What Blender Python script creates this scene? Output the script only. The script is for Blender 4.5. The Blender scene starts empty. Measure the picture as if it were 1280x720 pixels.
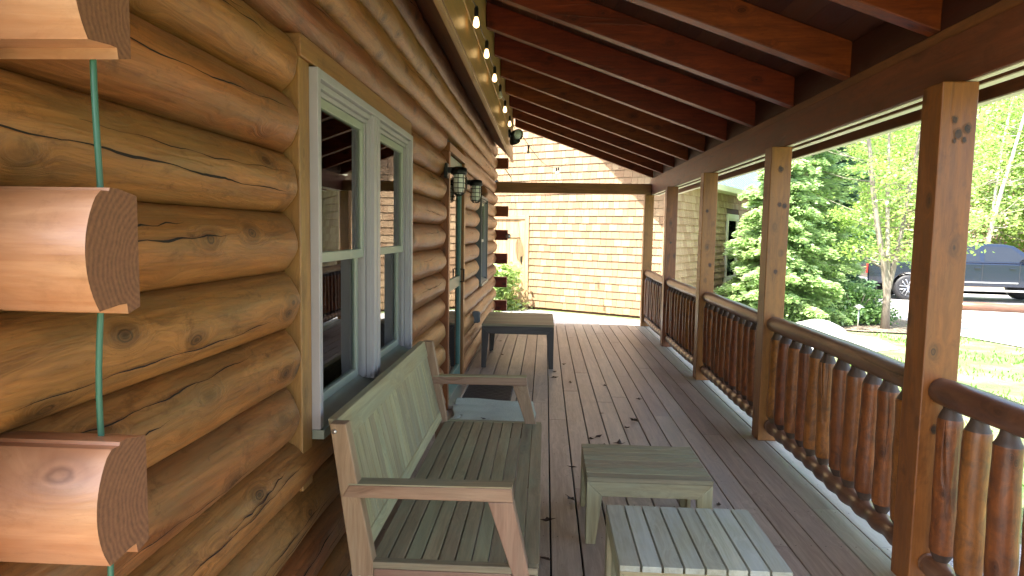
import bpy, bmesh, math, random
import numpy as np
from mathutils import Vector, Matrix
R = math.radians
random.seed(7); rng = np.random.default_rng(7)
SC = bpy.context.scene; COL = SC.collection
# ---------------------------------------------------------------- camera
def cam_axes(pi, ya, ro):
    cy, sy, cp, sp = math.cos(ya), math.sin(ya), math.cos(pi), math.sin(pi)
    F = Vector((sy*cp, cy*cp, -sp)); Rr = Vector((cy, -sy, 0)); U = Rr.cross(F)
    c, s = math.cos(ro), math.sin(ro)
    return c*Rr+s*U, -s*Rr+c*U, F
cd = bpy.data.cameras.new('camera'); cam = bpy.data.objects.new('camera', cd); COL.objects.link(cam)
a, b, c = cam_axes(8.46865412e-02, -4.98175455e-02, 1.65991456e-02)
cam.matrix_world = Matrix(((a.x, b.x, -c.x, 0), (a.y, b.y, -c.y, 0), (a.z, b.z, -c.z, 1.5), (0, 0, 0, 1)))
cd.sensor_width = 36; cd.lens = 817.53/1280*36; cd.clip_start = .05; cd.clip_end = 800
SC.camera = cam
# ---------------------------------------------------------------- light
SUN_EL = R(64); SUN_H = Vector((-.80, -.60)).normalized()
w = bpy.data.worlds.new('World'); SC.world = w; w.use_nodes = True
nt = w.node_tree; bg = nt.nodes['Background']; sk = nt.nodes.new('ShaderNodeTexSky')
sk.sky_type = 'NISHITA'; sk.sun_disc = False; sk.sun_elevation = SUN_EL
sk.sun_rotation = math.atan2(SUN_H.x, SUN_H.y); sk.air_density = 1.0; sk.dust_density = 4.0; sk.ozone_density = .5
nt.links.new(sk.outputs[0], bg.inputs[0]); bg.inputs[1].default_value = .15
ld = bpy.data.lights.new('sun', 'SUN'); ld.energy = 3.5; ld.angle = R(.53); ld.color = (1, .955, .88)
sun = bpy.data.objects.new('sun', ld); COL.objects.link(sun)
sd = Vector((SUN_H.x*math.cos(SUN_EL), SUN_H.y*math.cos(SUN_EL), math.sin(SUN_EL)))
sun.rotation_euler = (-sd).to_track_quat('-Z', 'Y').to_euler(); sun.location = sd*40
SC.view_settings.view_transform = 'Standard'; SC.view_settings.look = 'None'
SC.view_settings.exposure = 2.92; SC.view_settings.gamma = 1
SC.cycles.max_bounces = 7; SC.cycles.diffuse_bounces = 4; SC.cycles.transparent_max_bounces = 8
# ---------------------------------------------------------------- materials
class NT:
    def __init__(s, name):
        s.m = bpy.data.materials.new(name); s.m.use_nodes = True; s.t = s.m.node_tree
        s.p = s.t.nodes['Principled BSDF']
    def n(s, kind, **kw):
        q = s.t.nodes.new('ShaderNode'+kind)
        for k, v in kw.items():
            if k in q.inputs: q.inputs[k].default_value = v
            else: setattr(q, k, v)
        return q
    def l(s, a, b): s.t.links.new(a, b)
    def math(s, op, a, b=None, c=None, clamp=False):
        q = s.t.nodes.new('ShaderNodeMath'); q.operation = op; q.use_clamp = clamp
        for i, x in enumerate((a, b, c)):
            if x is None: continue
            if isinstance(x, (int, float)): q.inputs[i].default_value = x
            else: s.l(x, q.inputs[i])
        return q.outputs[0]
    def ramp(s, fac, stops):
        q = s.t.nodes.new('ShaderNodeValToRGB'); e = q.color_ramp.elements
        while len(e) < len(stops): e.new(.5)
        for i, (p, c) in enumerate(stops):
            e[i].position = p; e[i].color = (c[0], c[1], c[2], 1) if not isinstance(c, (int, float)) else (c, c, c, 1)
        s.l(fac, q.inputs[0]); return q.outputs[0]
    def mix(s, fac, a, b, mode='MIX'):
        q = s.t.nodes.new('ShaderNodeMix'); q.data_type = 'RGBA'; q.blend_type = mode
        for i, x in ((0, fac), (6, a), (7, b)):
            if isinstance(x, (int, float)): q.inputs[i].default_value = x if i == 0 else (x, x, x, 1)
            elif isinstance(x, tuple): q.inputs[i].default_value = (x[0], x[1], x[2], 1)
            else: s.l(x, q.inputs[i])
        return q.outputs[2]
    def vec(s, src, scale=(1, 1, 1), loc=(0, 0, 0)):
        q = s.t.nodes.new('ShaderNodeMapping'); q.inputs['Scale'].default_value = scale; q.inputs['Location'].default_value = loc
        s.l(src, q.inputs['Vector']); return q.outputs[0]
    def noise(s, v, scale, detail=4, rough=.55, dist=0):
        q = s.t.nodes.new('ShaderNodeTexNoise'); s.l(v, q.inputs['Vector'])
        q.inputs['Scale'].default_value = scale; q.inputs['Detail'].default_value = detail
        q.inputs['Roughness'].default_value = rough; q.inputs['Distortion'].default_value = dist; return q.outputs[0]
    def bump(s, h, strength=.3, dist=.004):
        q = s.t.nodes.new('ShaderNodeBump'); q.inputs['Strength'].default_value = strength; q.inputs['Distance'].default_value = dist
        s.l(h, q.inputs['Height']); s.l(q.outputs[0], s.p.inputs['Normal'])

def wood(name, light, dark, rough=.5, across=28, knots=.6, cracks=0, patch=None, patch_amt=.5, vary=.25, coat=0, spec=.5, bump=.35, knot_col=None, knot_sc=1.0, patch_sc=(1.1, 4, 4), stain=0, rings=.025):
    m = NT(name)
    at = m.n('Attribute', attribute_name='grain'); g = at.outputs['Vector']
    rn = m.n('Attribute', attribute_name='rnd').outputs['Fac']
    # knots bend the grain round them
    vo = m.n('TexVoronoi'); vo.voronoi_dimensions = '3D'; m.l(m.vec(g, (3.0*knot_sc, 5.4*knot_sc, 5.4*knot_sc)), vo.inputs['Vector']); vo.inputs['Scale'].default_value = 1
    kd = vo.outputs['Distance']
    warp = m.math('MULTIPLY', m.math('SMOOTH_MAX', m.math('SUBTRACT', .34, kd), 0, .1), .16)
    cmb = m.n('CombineXYZ'); m.l(warp, cmb.inputs[1]); m.l(warp, cmb.inputs[2])
    va = m.n('VectorMath', operation='ADD'); m.l(g, va.inputs[0]); m.l(cmb.outputs[0], va.inputs[1]); g2 = va.outputs[0]
    fine = m.noise(m.vec(g2, (1.6, across, across)), 2.2, 6, .65, .4)
    broad = m.noise(m.vec(g2, (.55, across*.22, across*.22)), 1.6, 4, .6, 1.1)
    f = m.math('ADD', m.math('MULTIPLY', fine, .62), m.math('MULTIPLY', broad, .53))
    f = m.math('ADD', f, m.math('MULTIPLY', m.math('SINE', m.math('MULTIPLY', broad, 75)), rings))
    base = m.ramp(f, [(.36, dark), (.56, tuple((a+b)/2 for a, b in zip(light, dark))), (.73, light)])
    if patch:
        pn = m.noise(m.vec(g, patch_sc), 1.7, 5, .7, .6)
        pf = m.math('MULTIPLY', m.ramp(pn, [(.42, 0), (.68, 1)]), patch_amt)
        base = m.mix(pf, base, patch)
    if knots > 0:
        kc = knot_col or tuple(x*.35 for x in dark)
        kn = m.noise(m.vec(g, (18, 30, 30)), 1, 3); kd2 = m.math('ADD', kd, m.math('MULTIPLY', m.math('SUBTRACT', kn, .5), .07))
        kf = m.math('MULTIPLY', m.ramp(kd2, [(.03, .95), (.06, .55), (.075, 1), (.10, .35), (.14, .5), (.20, .12), (.32, 0)]), knots)
        base = m.mix(kf, base, kc)
    if stain:
        sn = m.noise(m.vec(g, (4.5, 7, 7), (5, 2, 8)), 1.6, 7, .75, .5)
        base = m.mix(m.math('MULTIPLY', m.ramp(sn, [(.55, 0), (.74, 1)]), stain), base, tuple(x*.6 for x in dark))
        s2 = m.noise(m.vec(g, (7, 16, 16), (1, 6, 3)), 2.0, 5, .75, 1.5)
        base = m.mix(m.math('MULTIPLY', m.ramp(s2, [(.58, 0), (.72, 1)]), stain*.6), base, tuple(x*.55 for x in dark))
    if cracks > 0:
        cn = m.noise(m.vec(g, (.32, 6.5, 6.5), (3, 1, 7)), 1.0, 2.5, .45, 0)
        mk = m.ramp(m.noise(m.vec(g, (.9, 1.6, 1.6), (9, 4, 2)), 1.3, 2), [(.51, 0), (.62, 1)])
        d = m.math('ABSOLUTE', m.math('SUBTRACT', m.math('ADD', cn, m.math('MULTIPLY', m.noise(m.vec(g, (9, 30, 30)), 1.5, 3), .012)), .5))
        line = m.ramp(m.math('DIVIDE', d, m.math('ADD', mk, .02)), [(.0, 1), (.0065, .85), (.015, 0)])
        cf = m.math('MULTIPLY', m.math('MULTIPLY', line, mk), cracks)
        base = m.mix(cf, base, (.012, .006, .003))
    hv = m.n('HueSaturation'); m.l(base, hv.inputs['Color'])
    m.l(m.math('ADD', m.math('MULTIPLY', rn, vary*2), 1-vary), hv.inputs['Value'])
    m.l(m.math('ADD', m.math('MULTIPLY', rn, .02), .49), hv.inputs['Hue'])
    m.l(hv.outputs[0], m.p.inputs['Base Color'])
    m.l(m.math('ADD', m.math('MULTIPLY', fine, .25), rough-.1), m.p.inputs['Roughness'])
    m.p.inputs['Specular IOR Level'].default_value = spec
    if coat: m.p.inputs['Coat Weight'].default_value = coat; m.p.inputs['Coat Roughness'].default_value = .22
    h = f
    if cracks > 0: h = m.math('SUBTRACT', f, m.math('MULTIPLY', cf, 2.5))
    m.bump(h, bump, .004)
    return m.m

def plain(name, col, rough=.5, metal=0, noise=0, nscale=8, spec=.5, bump=0, coat=0):
    m = NT(name); tc = m.n('TexCoord').outputs['Object']
    if noise:
        n = m.noise(tc, nscale, 5, .6)
        lo = tuple(c*(1-noise) for c in col); hi = tuple(min(1, c*(1+noise)) for c in col)
        m.l(m.ramp(n, [(.3, lo), (.7, hi)]), m.p.inputs['Base Color'])
        if bump: m.bump(n, bump, .01)
    else: m.p.inputs['Base Color'].default_value = (*col, 1)
    m.p.inputs['Roughness'].default_value = rough; m.p.inputs['Metallic'].default_value = metal
    m.p.inputs['Specular IOR Level'].default_value = spec; m.p.inputs['Coat Weight'].default_value = coat
    return m.m

def leafmat(name, c1, c2, trans=.45):
    m = NT(name); gi = m.n('NewGeometry').outputs['Random Per Island']; rn = m.n('Attribute', attribute_name='rnd').outputs['Fac']
    f = m.math('ADD', m.math('MULTIPLY', gi, .45), m.math('MULTIPLY', rn, .55))
    colr = m.ramp(f, [(.1, c1), (.9, c2)])
    d = m.n('BsdfDiffuse'); tr = m.n('BsdfTranslucent'); gl = m.n('BsdfGlossy', Roughness=.5)
    m.l(colr, d.inputs[0])
    m.l(m.mix(.5, colr, tuple(min(1, x*1.9) for x in c2)), tr.inputs[0])
    mx = m.n('MixShader'); mx.inputs[0].default_value = trans; m.l(d.outputs[0], mx.inputs[1]); m.l(tr.outputs[0], mx.inputs[2])
    m2 = m.n('MixShader'); m2.inputs[0].default_value = .06; m.l(mx.outputs[0], m2.inputs[1]); m.l(gl.outputs[0], m2.inputs[2])
    m.l(m2.outputs[0], m.t.nodes['Material Output'].inputs[0]); return m.m

M = {}
M['log'] = wood('log_wood', (.37, .138, .038), (.12, .039, .010), .42, 26, 1, 0, (.21, .115, .045), .75, .14, .05, .4, 1, stain=.9, rings=.035, knot_sc=1.25)
M['crack'] = None
M['cornerlog_lit'] = wood('corner_log_wood_lit', (.48, .25, .12), (.30, .125, .05), .36, 24, .8, 0, (.38, .22, .13), .6, .1, .3, .6, .3, stain=.45)  # lighter log colour carries the stronger light on the near corner logs
M['trim'] = wood('trim_wood', (.38, .18, .055), (.17, .07, .02), .45, 26, .6, .3, (.20, .12, .05), .6, .1, stain=.6)
M['endgrain'] = None
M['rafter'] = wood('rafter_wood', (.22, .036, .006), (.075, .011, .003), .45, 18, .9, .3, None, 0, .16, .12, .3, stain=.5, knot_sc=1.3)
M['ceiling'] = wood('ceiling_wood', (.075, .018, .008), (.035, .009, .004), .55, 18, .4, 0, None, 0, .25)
M['post'] = wood('post_wood', (.29, .098, .015), (.11, .032, .005), .42, 16, 1, .35, (.26, .10, .022), .6, .12, .08, knot_sc=1.5, stain=.6)
M['beam'] = wood('beam_wood', (.25, .085, .030), (.11, .034, .013), .46, 20, .5, .6, (.12, .06, .035), .5, .1, stain=.5)
M['rail'] = wood('rail_wood', (.20, .09, .04), (.08, .032, .016), .34, 14, .6, .5, (.17, .11, .075), .6, .15, .15, stain=.5)
M['baluster'] = wood('baluster_wood', (.36, .115, .020), (.12, .033, .007), .42, 14, 1, .4, (.085, .032, .012), .8, .26, .12, bump=1, knot_sc=2.2, patch_sc=(9, 11, 11), stain=.8)
M['tenon'] = wood('tenon_wood', (.10, .06, .038), (.035, .02, .012), .55, 12, .2, 0, None, 0, .2)
M['deck'] = wood('deck_wood', (.52, .41, .31), (.27, .20, .145), .42, 30, .12, .15, (.30, .25, .20), .55, .16, 0, .5, .3, stain=.3)
M['deckedge'] = wood('deck_edge_wood', (.46, .395, .30), (.27, .225, .165), .5, 30, .12, .1, (.30, .33, .26), .5, .08, 0, .4, .3)
M['teak'] = wood('weathered_teak', (.44, .37, .20), (.20, .16, .08), .5, 30, .15, .1, (.30, .32, .21), .6, .16, 0, .4, .35)
M['teakdark'] = wood('dark_weathered_teak', (.33, .265, .155), (.14, .11, .06), .52, 30, .15, .1, (.23, .26, .16), .6, .12, 0, .4, .35)
M['teakred'] = wood('weathered_reddish_teak', (.35, .215, .13), (.18, .095, .052), .5, 30, .2, .1, (.30, .22, .14), .5, .1, 0, .4, .35)
M['greyteak'] = wood('grey_teak', (.42, .41, .30), (.22, .215, .14), .48, 30, .1, .1, (.38, .42, .40), .5, .14, 0, .45, .3)
M['darktable'] = wood('dark_table_wood', (.10, .085, .07), (.045, .036, .03), .5, 26, .1, 0, None, 0, .1)
M['fascia'] = wood('fascia_wood', (.52, .30, .12), (.30, .155, .055), .38, 26, .3, 0, (.40, .25, .11), .5, .12, .1)
M['door_wood'] = wood('garage_door_wood', (.46, .31, .17), (.32, .20, .105), .55, 20, .2, 0, None, 0, .12)
M['bark'] = wood('bark', (.33, .28, .22), (.13, .105, .08), .85, 14, .2, .8, (.24, .24, .19), .5, .2, 0, .2, .9)
M['birch'] = wood('pale_bark', (.52, .49, .45), (.25, .22, .20), .85, 10, .4, .4, None, 0, .2, 0, .2, .6)

def endgrain_mat():
    m = NT('end_grain'); at = m.n('Attribute', attribute_name='grain'); g = at.outputs['Vector']
    mp = m.vec(g, (0, 1, 1), (0, .0, .0)); ln = m.n('VectorMath', operation='LENGTH')
    nz = m.noise(g, 6, 3); ad = m.math('ADD', 0, m.math('MULTIPLY', nz, .06)); m.l(mp, ln.inputs[0])
    r = m.math('ADD', ln.outputs['Value'], ad)
    s_ = m.math('SINE', m.math('MULTIPLY', r, 620)); fine = m.noise(g, 160, 3)
    f = m.math('ADD', m.math('MULTIPLY', s_, .10), m.math('ADD', m.math('MULTIPLY', fine, .5), .25))
    m.l(m.ramp(f, [(.2, (.09, .035, .016)), (.85, (.27, .115, .05))]), m.p.inputs['Base Color'])
    m.p.inputs['Roughness'].default_value = .75; m.bump(f, .4, .002); return m.m
M['endgrain'] = endgrain_mat()
M['knotring'] = plain('knot_ring', (.13, .045, .011), .5, 0, .4, 60)
M['knotcore'] = plain('knot_core', (.045, .016, .007), .5, 0, .6, 90)
M['crack'] = plain('crack_dark', (.012, .006, .003), .9)

def shingle_mat(name, c1, c2, c3):
    m = NT(name); rn = m.n('Attribute', attribute_name='rnd').outputs['Fac']; g = m.n('Attribute', attribute_name='grain').outputs['Vector']
    st = m.noise(m.vec(g, (3, 60, 60)), 1.5, 5, .6)
    base = m.ramp(rn, [(.05, c1), (.5, c2), (.95, c3)])
    hv = m.n('HueSaturation'); m.l(base, hv.inputs['Color']); m.l(m.math('ADD', m.math('MULTIPLY', st, .6), .68), hv.inputs['Value'])
    m.l(hv.outputs[0], m.p.inputs['Base Color']); m.p.inputs['Roughness'].default_value = .8; m.bump(st, .4, .003); return m.m
M['shingle'] = shingle_mat('cedar_shingle', (.255, .155, .082), (.30, .195, .105), (.345, .24, .135))
M['vinyl'] = plain('window_vinyl', (.36, .34, .345), .4, 0, .06, 3)
M['vinylgreen'] = plain('window_sash', (.31, .33, .26), .45, 0, .06, 3)
M['sill'] = plain('sill_vinyl', (.22, .25, .20), .45, 0, .1, 6)
M['black'] = plain('black_metal', (.012, .012, .013), .4, .3)
M['teal'] = plain('teal_door_paint', (.07, .16, .13), .4, 0, .1, 5)
M['white'] = plain('white_paint', (.78, .77, .72), .5)
M['cream'] = plain('cream_soffit', (.62, .60, .42), .6, 0, .05, 3)
M['pale'] = plain('pale_lit_underside_and_drip', (.80, .74, .58), .55, 0, .08, 5)  # drip edge's own pale colour; painted brightness under the beams
M['dark'] = plain('dark_interior', (.02, .02, .022), .9)
M['curtain'] = plain('grey_curtain', (.10, .10, .11), .9, 0, .3, 12)
M['greencord'] = plain('green_cord', (.035, .12, .075), .4)
M['rubber'] = plain('black_rubber', (.018, .018, .02), .6, 0, .5, 30, .5, .4)
M['grey'] = plain('grey_box', (.12, .13, .13), .5)
M['steel'] = plain('brushed_steel', (.55, .55, .54), .35, .9)
M['boltm'] = plain('bolt_steel', (.6, .58, .52), .35, .9)

def glassmat(name, ior=1.75, base=(.012, .014, .014)):
    m = NT(name); m.p.inputs['Base Color'].default_value = (*base, 1); m.p.inputs['Roughness'].default_value = .02
    m.p.inputs['IOR'].default_value = ior; m.p.inputs['Specular IOR Level'].default_value = .5
    tr = m.n('BsdfTransparent'); mx = m.n('MixShader'); mx.inputs[0].default_value = .55
    m.l(tr.outputs[0], mx.inputs[1]); m.l(m.p.outputs[0], mx.inputs[2])
    return m.m
def pane_mat(name='window_glass'):
    m = NT(name); fr = m.n('Fresnel'); fr.inputs[0].default_value = 1.85
    gl = m.n('BsdfGlossy', Roughness=.005); tr = m.n('BsdfTransparent'); tr.inputs[0].default_value = (.8, .84, .82, 1)
    mx = m.n('MixShader'); m.l(fr.outputs[0], mx.inputs[0]); m.l(tr.outputs[0], mx.inputs[1]); m.l(gl.outputs[0], mx.inputs[2])
    m.l(mx.outputs[0], m.t.nodes['Material Output'].inputs[0]); return m.m
M['glass'] = pane_mat()
M['autoglass'] = glassmat('auto_glass', 1.6, (.01, .012, .015)); 
def emis(name, col, s):
    m = NT(name); m.p.inputs['Base Color'].default_value = (*col, 1); m.p.inputs['Emission Color'].default_value = (*col, 1)
    m.p.inputs['Emission Strength'].default_value = s; return m.m
M['bulb'] = emis('glowing_bulb', (1, .62, .25), .9)
M['bulboff'] = plain('clear_bulb', (.55, .5, .42), .1, 0)
M['jar'] = plain('frosted_jar_glass', (.82, .84, .76), .15, 0, .08, 20)
M['lens'] = plain('lamp_lens', (.45, .50, .46), .12, 0, .2, 60)
M['paint_black'] = plain('truck_paint', (.005, .010, .024), .12, 0, 0, 8, .4, 0, .5)
M['alloy'] = plain('alloy', (.35, .36, .38), .3, .9)
M['mat_teal'] = None

def fabric(name, c1, c2, sc=180):
    m = NT(name); tc = m.n('TexCoord').outputs['Object']
    v = m.n('TexVoronoi'); m.l(tc, v.inputs['Vector']); v.inputs['Scale'].default_value = sc
    n = m.noise(tc, 9, 4); f = m.math('ADD', m.math('MULTIPLY', v.outputs['Distance'], .7), m.math('MULTIPLY', n, .5))
    m.l(m.ramp(f, [(.25, c1), (.75, c2)]), m.p.inputs['Base Color']); m.p.inputs['Roughness'].default_value = .9
    m.bump(v.outputs['Distance'], .6, .003); return m.m
M['mat_teal'] = fabric('teal_fabric', (.40, .42, .32), (.58, .60, .46))

def ground_mat():
    m = NT('lawn_ground'); tc = m.n('TexCoord').outputs['Object']
    big = m.noise(tc, .35, 5, .6); mid = m.noise(tc, 2.2, 6, .7); fine = m.noise(tc, 28, 5, .7)
    soil = m.ramp(fine, [(.3, (.13, .11, .06)), (.7, (.20, .19, .10))])
    grass = m.ramp(fine, [(.3, (.04, .10, .018)), (.7, (.08, .19, .04))])
    f = m.ramp(m.math('ADD', m.math('MULTIPLY', mid, .7), m.math('MULTIPLY', big, .35)), [(.44, 1), (.6, 0)])
    m.l(m.mix(f, soil, grass), m.p.inputs['Base Color']); m.p.inputs['Roughness'].default_value = .95
    m.bump(fine, .7, .03); return m.m
M['lawn'] = ground_mat()
def gravel_mat(name, c1, c2, sc=60):
    m = NT(name); tc = m.n('TexCoord').outputs['Object']; v = m.n('TexVoronoi'); m.l(tc, v.inputs['Vector']); v.inputs['Scale'].default_value = sc
    n = m.noise(tc, 1.5, 5, .6)
    c = m.ramp(v.outputs['Distance'], [(.1, c2), (.7, c1)])
    c = m.mix(m.ramp(n, [(.35, 0), (.75, .5)]), c, tuple(x*.75 for x in c1))
    m.l(c, m.p.inputs['Base Color']); m.p.inputs['Roughness'].default_value = .9; m.bump(v.outputs['Distance'], .7, .01); return m.m
M['gravel'] = gravel_mat('gravel', (.26, .25, .23), (.50, .48, .44))
M['drive'] = gravel_mat('driveway_gravel', (.28, .27, .25), (.44, .42, .40), 40)
M['concrete'] = gravel_mat('concrete', (.50, .49, .46), (.58, .57, .54), 200)
M['mulch'] = gravel_mat('mulch', (.07, .05, .035), (.30, .24, .17), 22)
M['forestfloor'] = gravel_mat('forest_floor', (.14, .10, .07), (.34, .27, .21), 9)
M['rock'] = plain('pale_rock', (.50, .49, .46), .85, 0, .25, 5, .3, .5)

def roof_mat(name, col):
    return plain(name, col, .35, .6, .1, 2)
M['bluemetal'] = roof_mat('blue_grey_metal_roof', (.20, .27, .36))
M['leafspring'] = leafmat('spring_leaf', (.12, .23, .035), (.31, .44, .10), .5)
M['leafpale'] = leafmat('pale_young_leaf', (.17, .28, .07), (.37, .48, .17), .5)
M['needle'] = leafmat('hemlock_needle', (.13, .24, .085), (.38, .50, .21), .5)
M['needledark'] = leafmat('dark_needle', (.035, .085, .04), (.10, .19, .08), .25)
M['bush'] = leafmat('bush_leaf', (.05, .12, .03), (.16, .28, .07), .35)
M['redbud'] = leafmat('red_bud', (.28, .12, .11), (.46, .28, .24), .35)
M['grassblade'] = leafmat('grass_blade', (.06, .15, .02), (.16, .29, .05), .4)
M['dryleaf'] = leafmat('dry_leaf', (.035, .02, .012), (.14, .085, .05), .1)

# ---------------------------------------------------------------- builders
class MB:
    def __init__(s): s.v = []; s.f = []; s.g = []; s.r = []; s.sm = []; s.mi = []
    def add(s, vs, fs, gs, rnd=None, smooth=False, mi=0):
        o = len(s.v); s.v += [tuple(p) for p in vs]; s.g += gs
        rr = random.random() if rnd is None else rnd
        s.r += [rr]*len(vs)
        for i, f in enumerate(fs):
            s.f.append(tuple(k+o for k in f)); s.sm.append(smooth); s.mi.append(mi[i] if isinstance(mi, list) else mi)
        return s
    def box(s, x0, x1, y0, y1, z0, z1, axis=1, rnd=None, mat=None, mi=0, skew=None):
        vs = [Vector((x, y, z)) for x in (x0, x1) for y in (y0, y1) for z in (z0, z1)]
        o = Vector((random.random()*9, random.random()*9, random.random()*9))
        perm = {0: (0, 1, 2), 1: (1, 0, 2), 2: (2, 0, 1)}[axis]
        gs = [(p[perm[0]]+o[0], p[perm[1]]+o[1], p[perm[2]]+o[2]) for p in vs]
        if skew: vs = [skew(p) for p in vs]
        if mat is not None: vs = [mat @ p for p in vs]
        fs = [(0, 1, 3, 2), (4, 6, 7, 5), (0, 4, 5, 1), (2, 3, 7, 6), (0, 2, 6, 4), (1, 5, 7, 3)]
        return s.add(vs, fs, gs, rnd, False, mi)
    def prism(s, poly, d0, d1, plane='xz', axis=None, rnd=None, smooth=False, mi=0):
        n = len(poly); vs = []
        for d in (d0, d1):
            for (a, b) in poly:
                vs.append({'xz': (a, d, b), 'yz': (d, a, b), 'xy': (a, b, d)}[plane])
        ax = axis if axis is not None else {'xz': 1, 'yz': 0, 'xy': 2}[plane]
        perm = {0: (0, 1, 2), 1: (1, 0, 2), 2: (2, 0, 1)}[ax]; o = [random.random()*9 for _ in range(3)]
        gs = [tuple(p[perm[i]]+o[i] for i in range(3)) for p in vs]
        fs = [tuple(range(n-1, -1, -1)), tuple(range(n, 2*n))]+[(i, (i+1) % n, n+(i+1) % n, n+i) for i in range(n)]
        return s.add(vs, fs, gs, rnd, smooth, mi)
    def tube(s, pts, rad, n=8, rnd=None, cap=True, mi=0, wob=0):
        pts = [Vector(p) for p in pts]; rad = rad if isinstance(rad, (list, tuple)) else [rad]*len(pts)
        vs = []; gs = []; L = 0; o = [random.random()*9 for _ in range(3)]; ref = None
        for i, p in enumerate(pts):
            t = (pts[min(i+1, len(pts)-1)]-pts[max(i-1, 0)]).normalized()
            if ref is None: ref = t.orthogonal().normalized()
            ref = (ref-t*ref.dot(t)).normalized(); bb = t.cross(ref)
            if i: L += (p-pts[i-1]).length
            for k in range(n):
                an = 2*math.pi*k/n; r = rad[i]*(1+(random.uniform(-wob, wob) if wob else 0))
                vs.append(p+(ref*math.cos(an)+bb*math.sin(an))*r)
                gs.append((L+o[0], math.cos(an)*rad[i]+o[1], math.sin(an)*rad[i]+o[2]))
        fs = [(i*n+k, i*n+(k+1) % n, (i+1)*n+(k+1) % n, (i+1)*n+k) for i in range(len(pts)-1) for k in range(n)]
        if cap: fs += [tuple(range(n-1, -1, -1)), tuple((len(pts)-1)*n+k for k in range(n))]
        return s.add(vs, fs, gs, rnd, True, mi)
    def quads(s, c, u, v, rnd):
        """numpy leaf cloud: centres c, half vectors u, v (N,3)"""
        n = len(c); P = np.stack([c-u, c-v*.9, c+u, c+v*.9], 1).reshape(-1, 3)
        o = len(s.v); s.v += [tuple(p) for p in P.tolist()]; s.g += [(0, 0, 0)]*(4*n); s.r += np.repeat(rnd, 4).tolist()
        s.f += [(o+4*i, o+4*i+1, o+4*i+2, o+4*i+3) for i in range(n)]; s.sm += [False]*n; s.mi += [0]*n
        return s
    def build(s, name, mat, parent=None, world=True, bevel=0):
        me = bpy.data.meshes.new(name); off = Vector((0, 0, 0))
        if parent is not None and world: off = wloc(parent)
        vs = [(p[0]-off.x, p[1]-off.y, p[2]-off.z) for p in s.v] if off.length else s.v
        me.from_pydata(vs, [], s.f)
        at = me.attributes.new('grain', 'FLOAT_VECTOR', 'POINT'); at.data.foreach_set('vector', np.array(s.g, dtype=np.float32).ravel())
        ar = me.attributes.new('rnd', 'FLOAT', 'POINT'); ar.data.foreach_set('value', np.array(s.r, dtype=np.float32))
        me.polygons.foreach_set('use_smooth', s.sm); me.polygons.foreach_set('material_index', s.mi)
        for m in (mat if isinstance(mat, (list, tuple)) else [mat]): me.materials.append(M[m])
        me.validate(); me.update()
        o = bpy.data.objects.new(name, me); COL.objects.link(o)
        if parent is not None: o.parent = parent
        if bevel:
            b = o.modifiers.new('bevel', 'BEVEL'); b.width = bevel; b.segments = 2; b.limit_method = 'ANGLE'; b.angle_limit = R(40)
        return o
def wloc(o):
    v = Vector(o.location)
    while o.parent is not None: o = o.parent; v += Vector(o.location)
    return v
def smooth_by_angle(o, ang=40):
    me = o.data; bm = bmesh.new(); bm.from_mesh(me)
    for e in bm.edges:
        if len(e.link_faces) == 2: e.smooth = e.calc_face_angle(0) < R(ang)
    for f in bm.faces: f.smooth = True
    bm.to_mesh(me); bm.free()
def thing(name, label, cat, loc=(0, 0, 0), rz=0, group=None):
    o = bpy.data.objects.new(name, None); COL.objects.link(o); o.location = loc; o.rotation_euler = (0, 0, rz)
    o.empty_display_size = .1; return tag(o, label, cat, group)
def tag(o, label, cat, group=None, kind=None):
    o['label'] = label; o['category'] = cat
    if group: o['group'] = group
    if kind: o['kind'] = kind
    return o
def struct(o): o['kind'] = 'structure'; return o
def children(o): return [q for q in bpy.data.objects if q.parent == o]
def copy_tree(o, parent=None):
    c = o.copy(); COL.objects.link(c)
    if parent is not None: c.parent = parent
    for ch in children(o): copy_tree(ch, c)
    return c

# ================================================================ SETTING
def gz(x, y):
    a = min(1, max(0, (x-1.9)/3.5)); z = -.16-.16*a
    d = math.hypot(x-4, y-11); z -= .17*min(1, max(0, (d-2)/10))*a
    if d > 24: z += (d-24)*.03*a
    if x < -1: z = -.16
    return z
bm = bmesh.new(); xs = [-120, -60, -30, -15, -8, -4, -1, .5]+[1.9+.5*i for i in range(44)]+[26, 30, 36, 44, 60, 90, 150, 260]
ys = [-120, -60, -30, -15, -8, -4, -2]+[.5*i for i in range(0, 66)]+[35, 40, 46, 55, 70, 100, 160, 300]
gv = [[bm.verts.new((x, y, gz(x, y))) for y in ys] for x in xs]
for i in range(len(xs)-1):
    for j in range(len(ys)-1): bm.faces.new((gv[i][j], gv[i+1][j], gv[i+1][j+1], gv[i][j+1]))
me = bpy.data.meshes.new('ground'); bm.to_mesh(me); bm.free(); me.materials.append(M['lawn'])
for p in me.polygons: p.use_smooth = True
go = bpy.data.objects.new('ground', me); COL.objects.link(go); struct(go)
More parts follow.
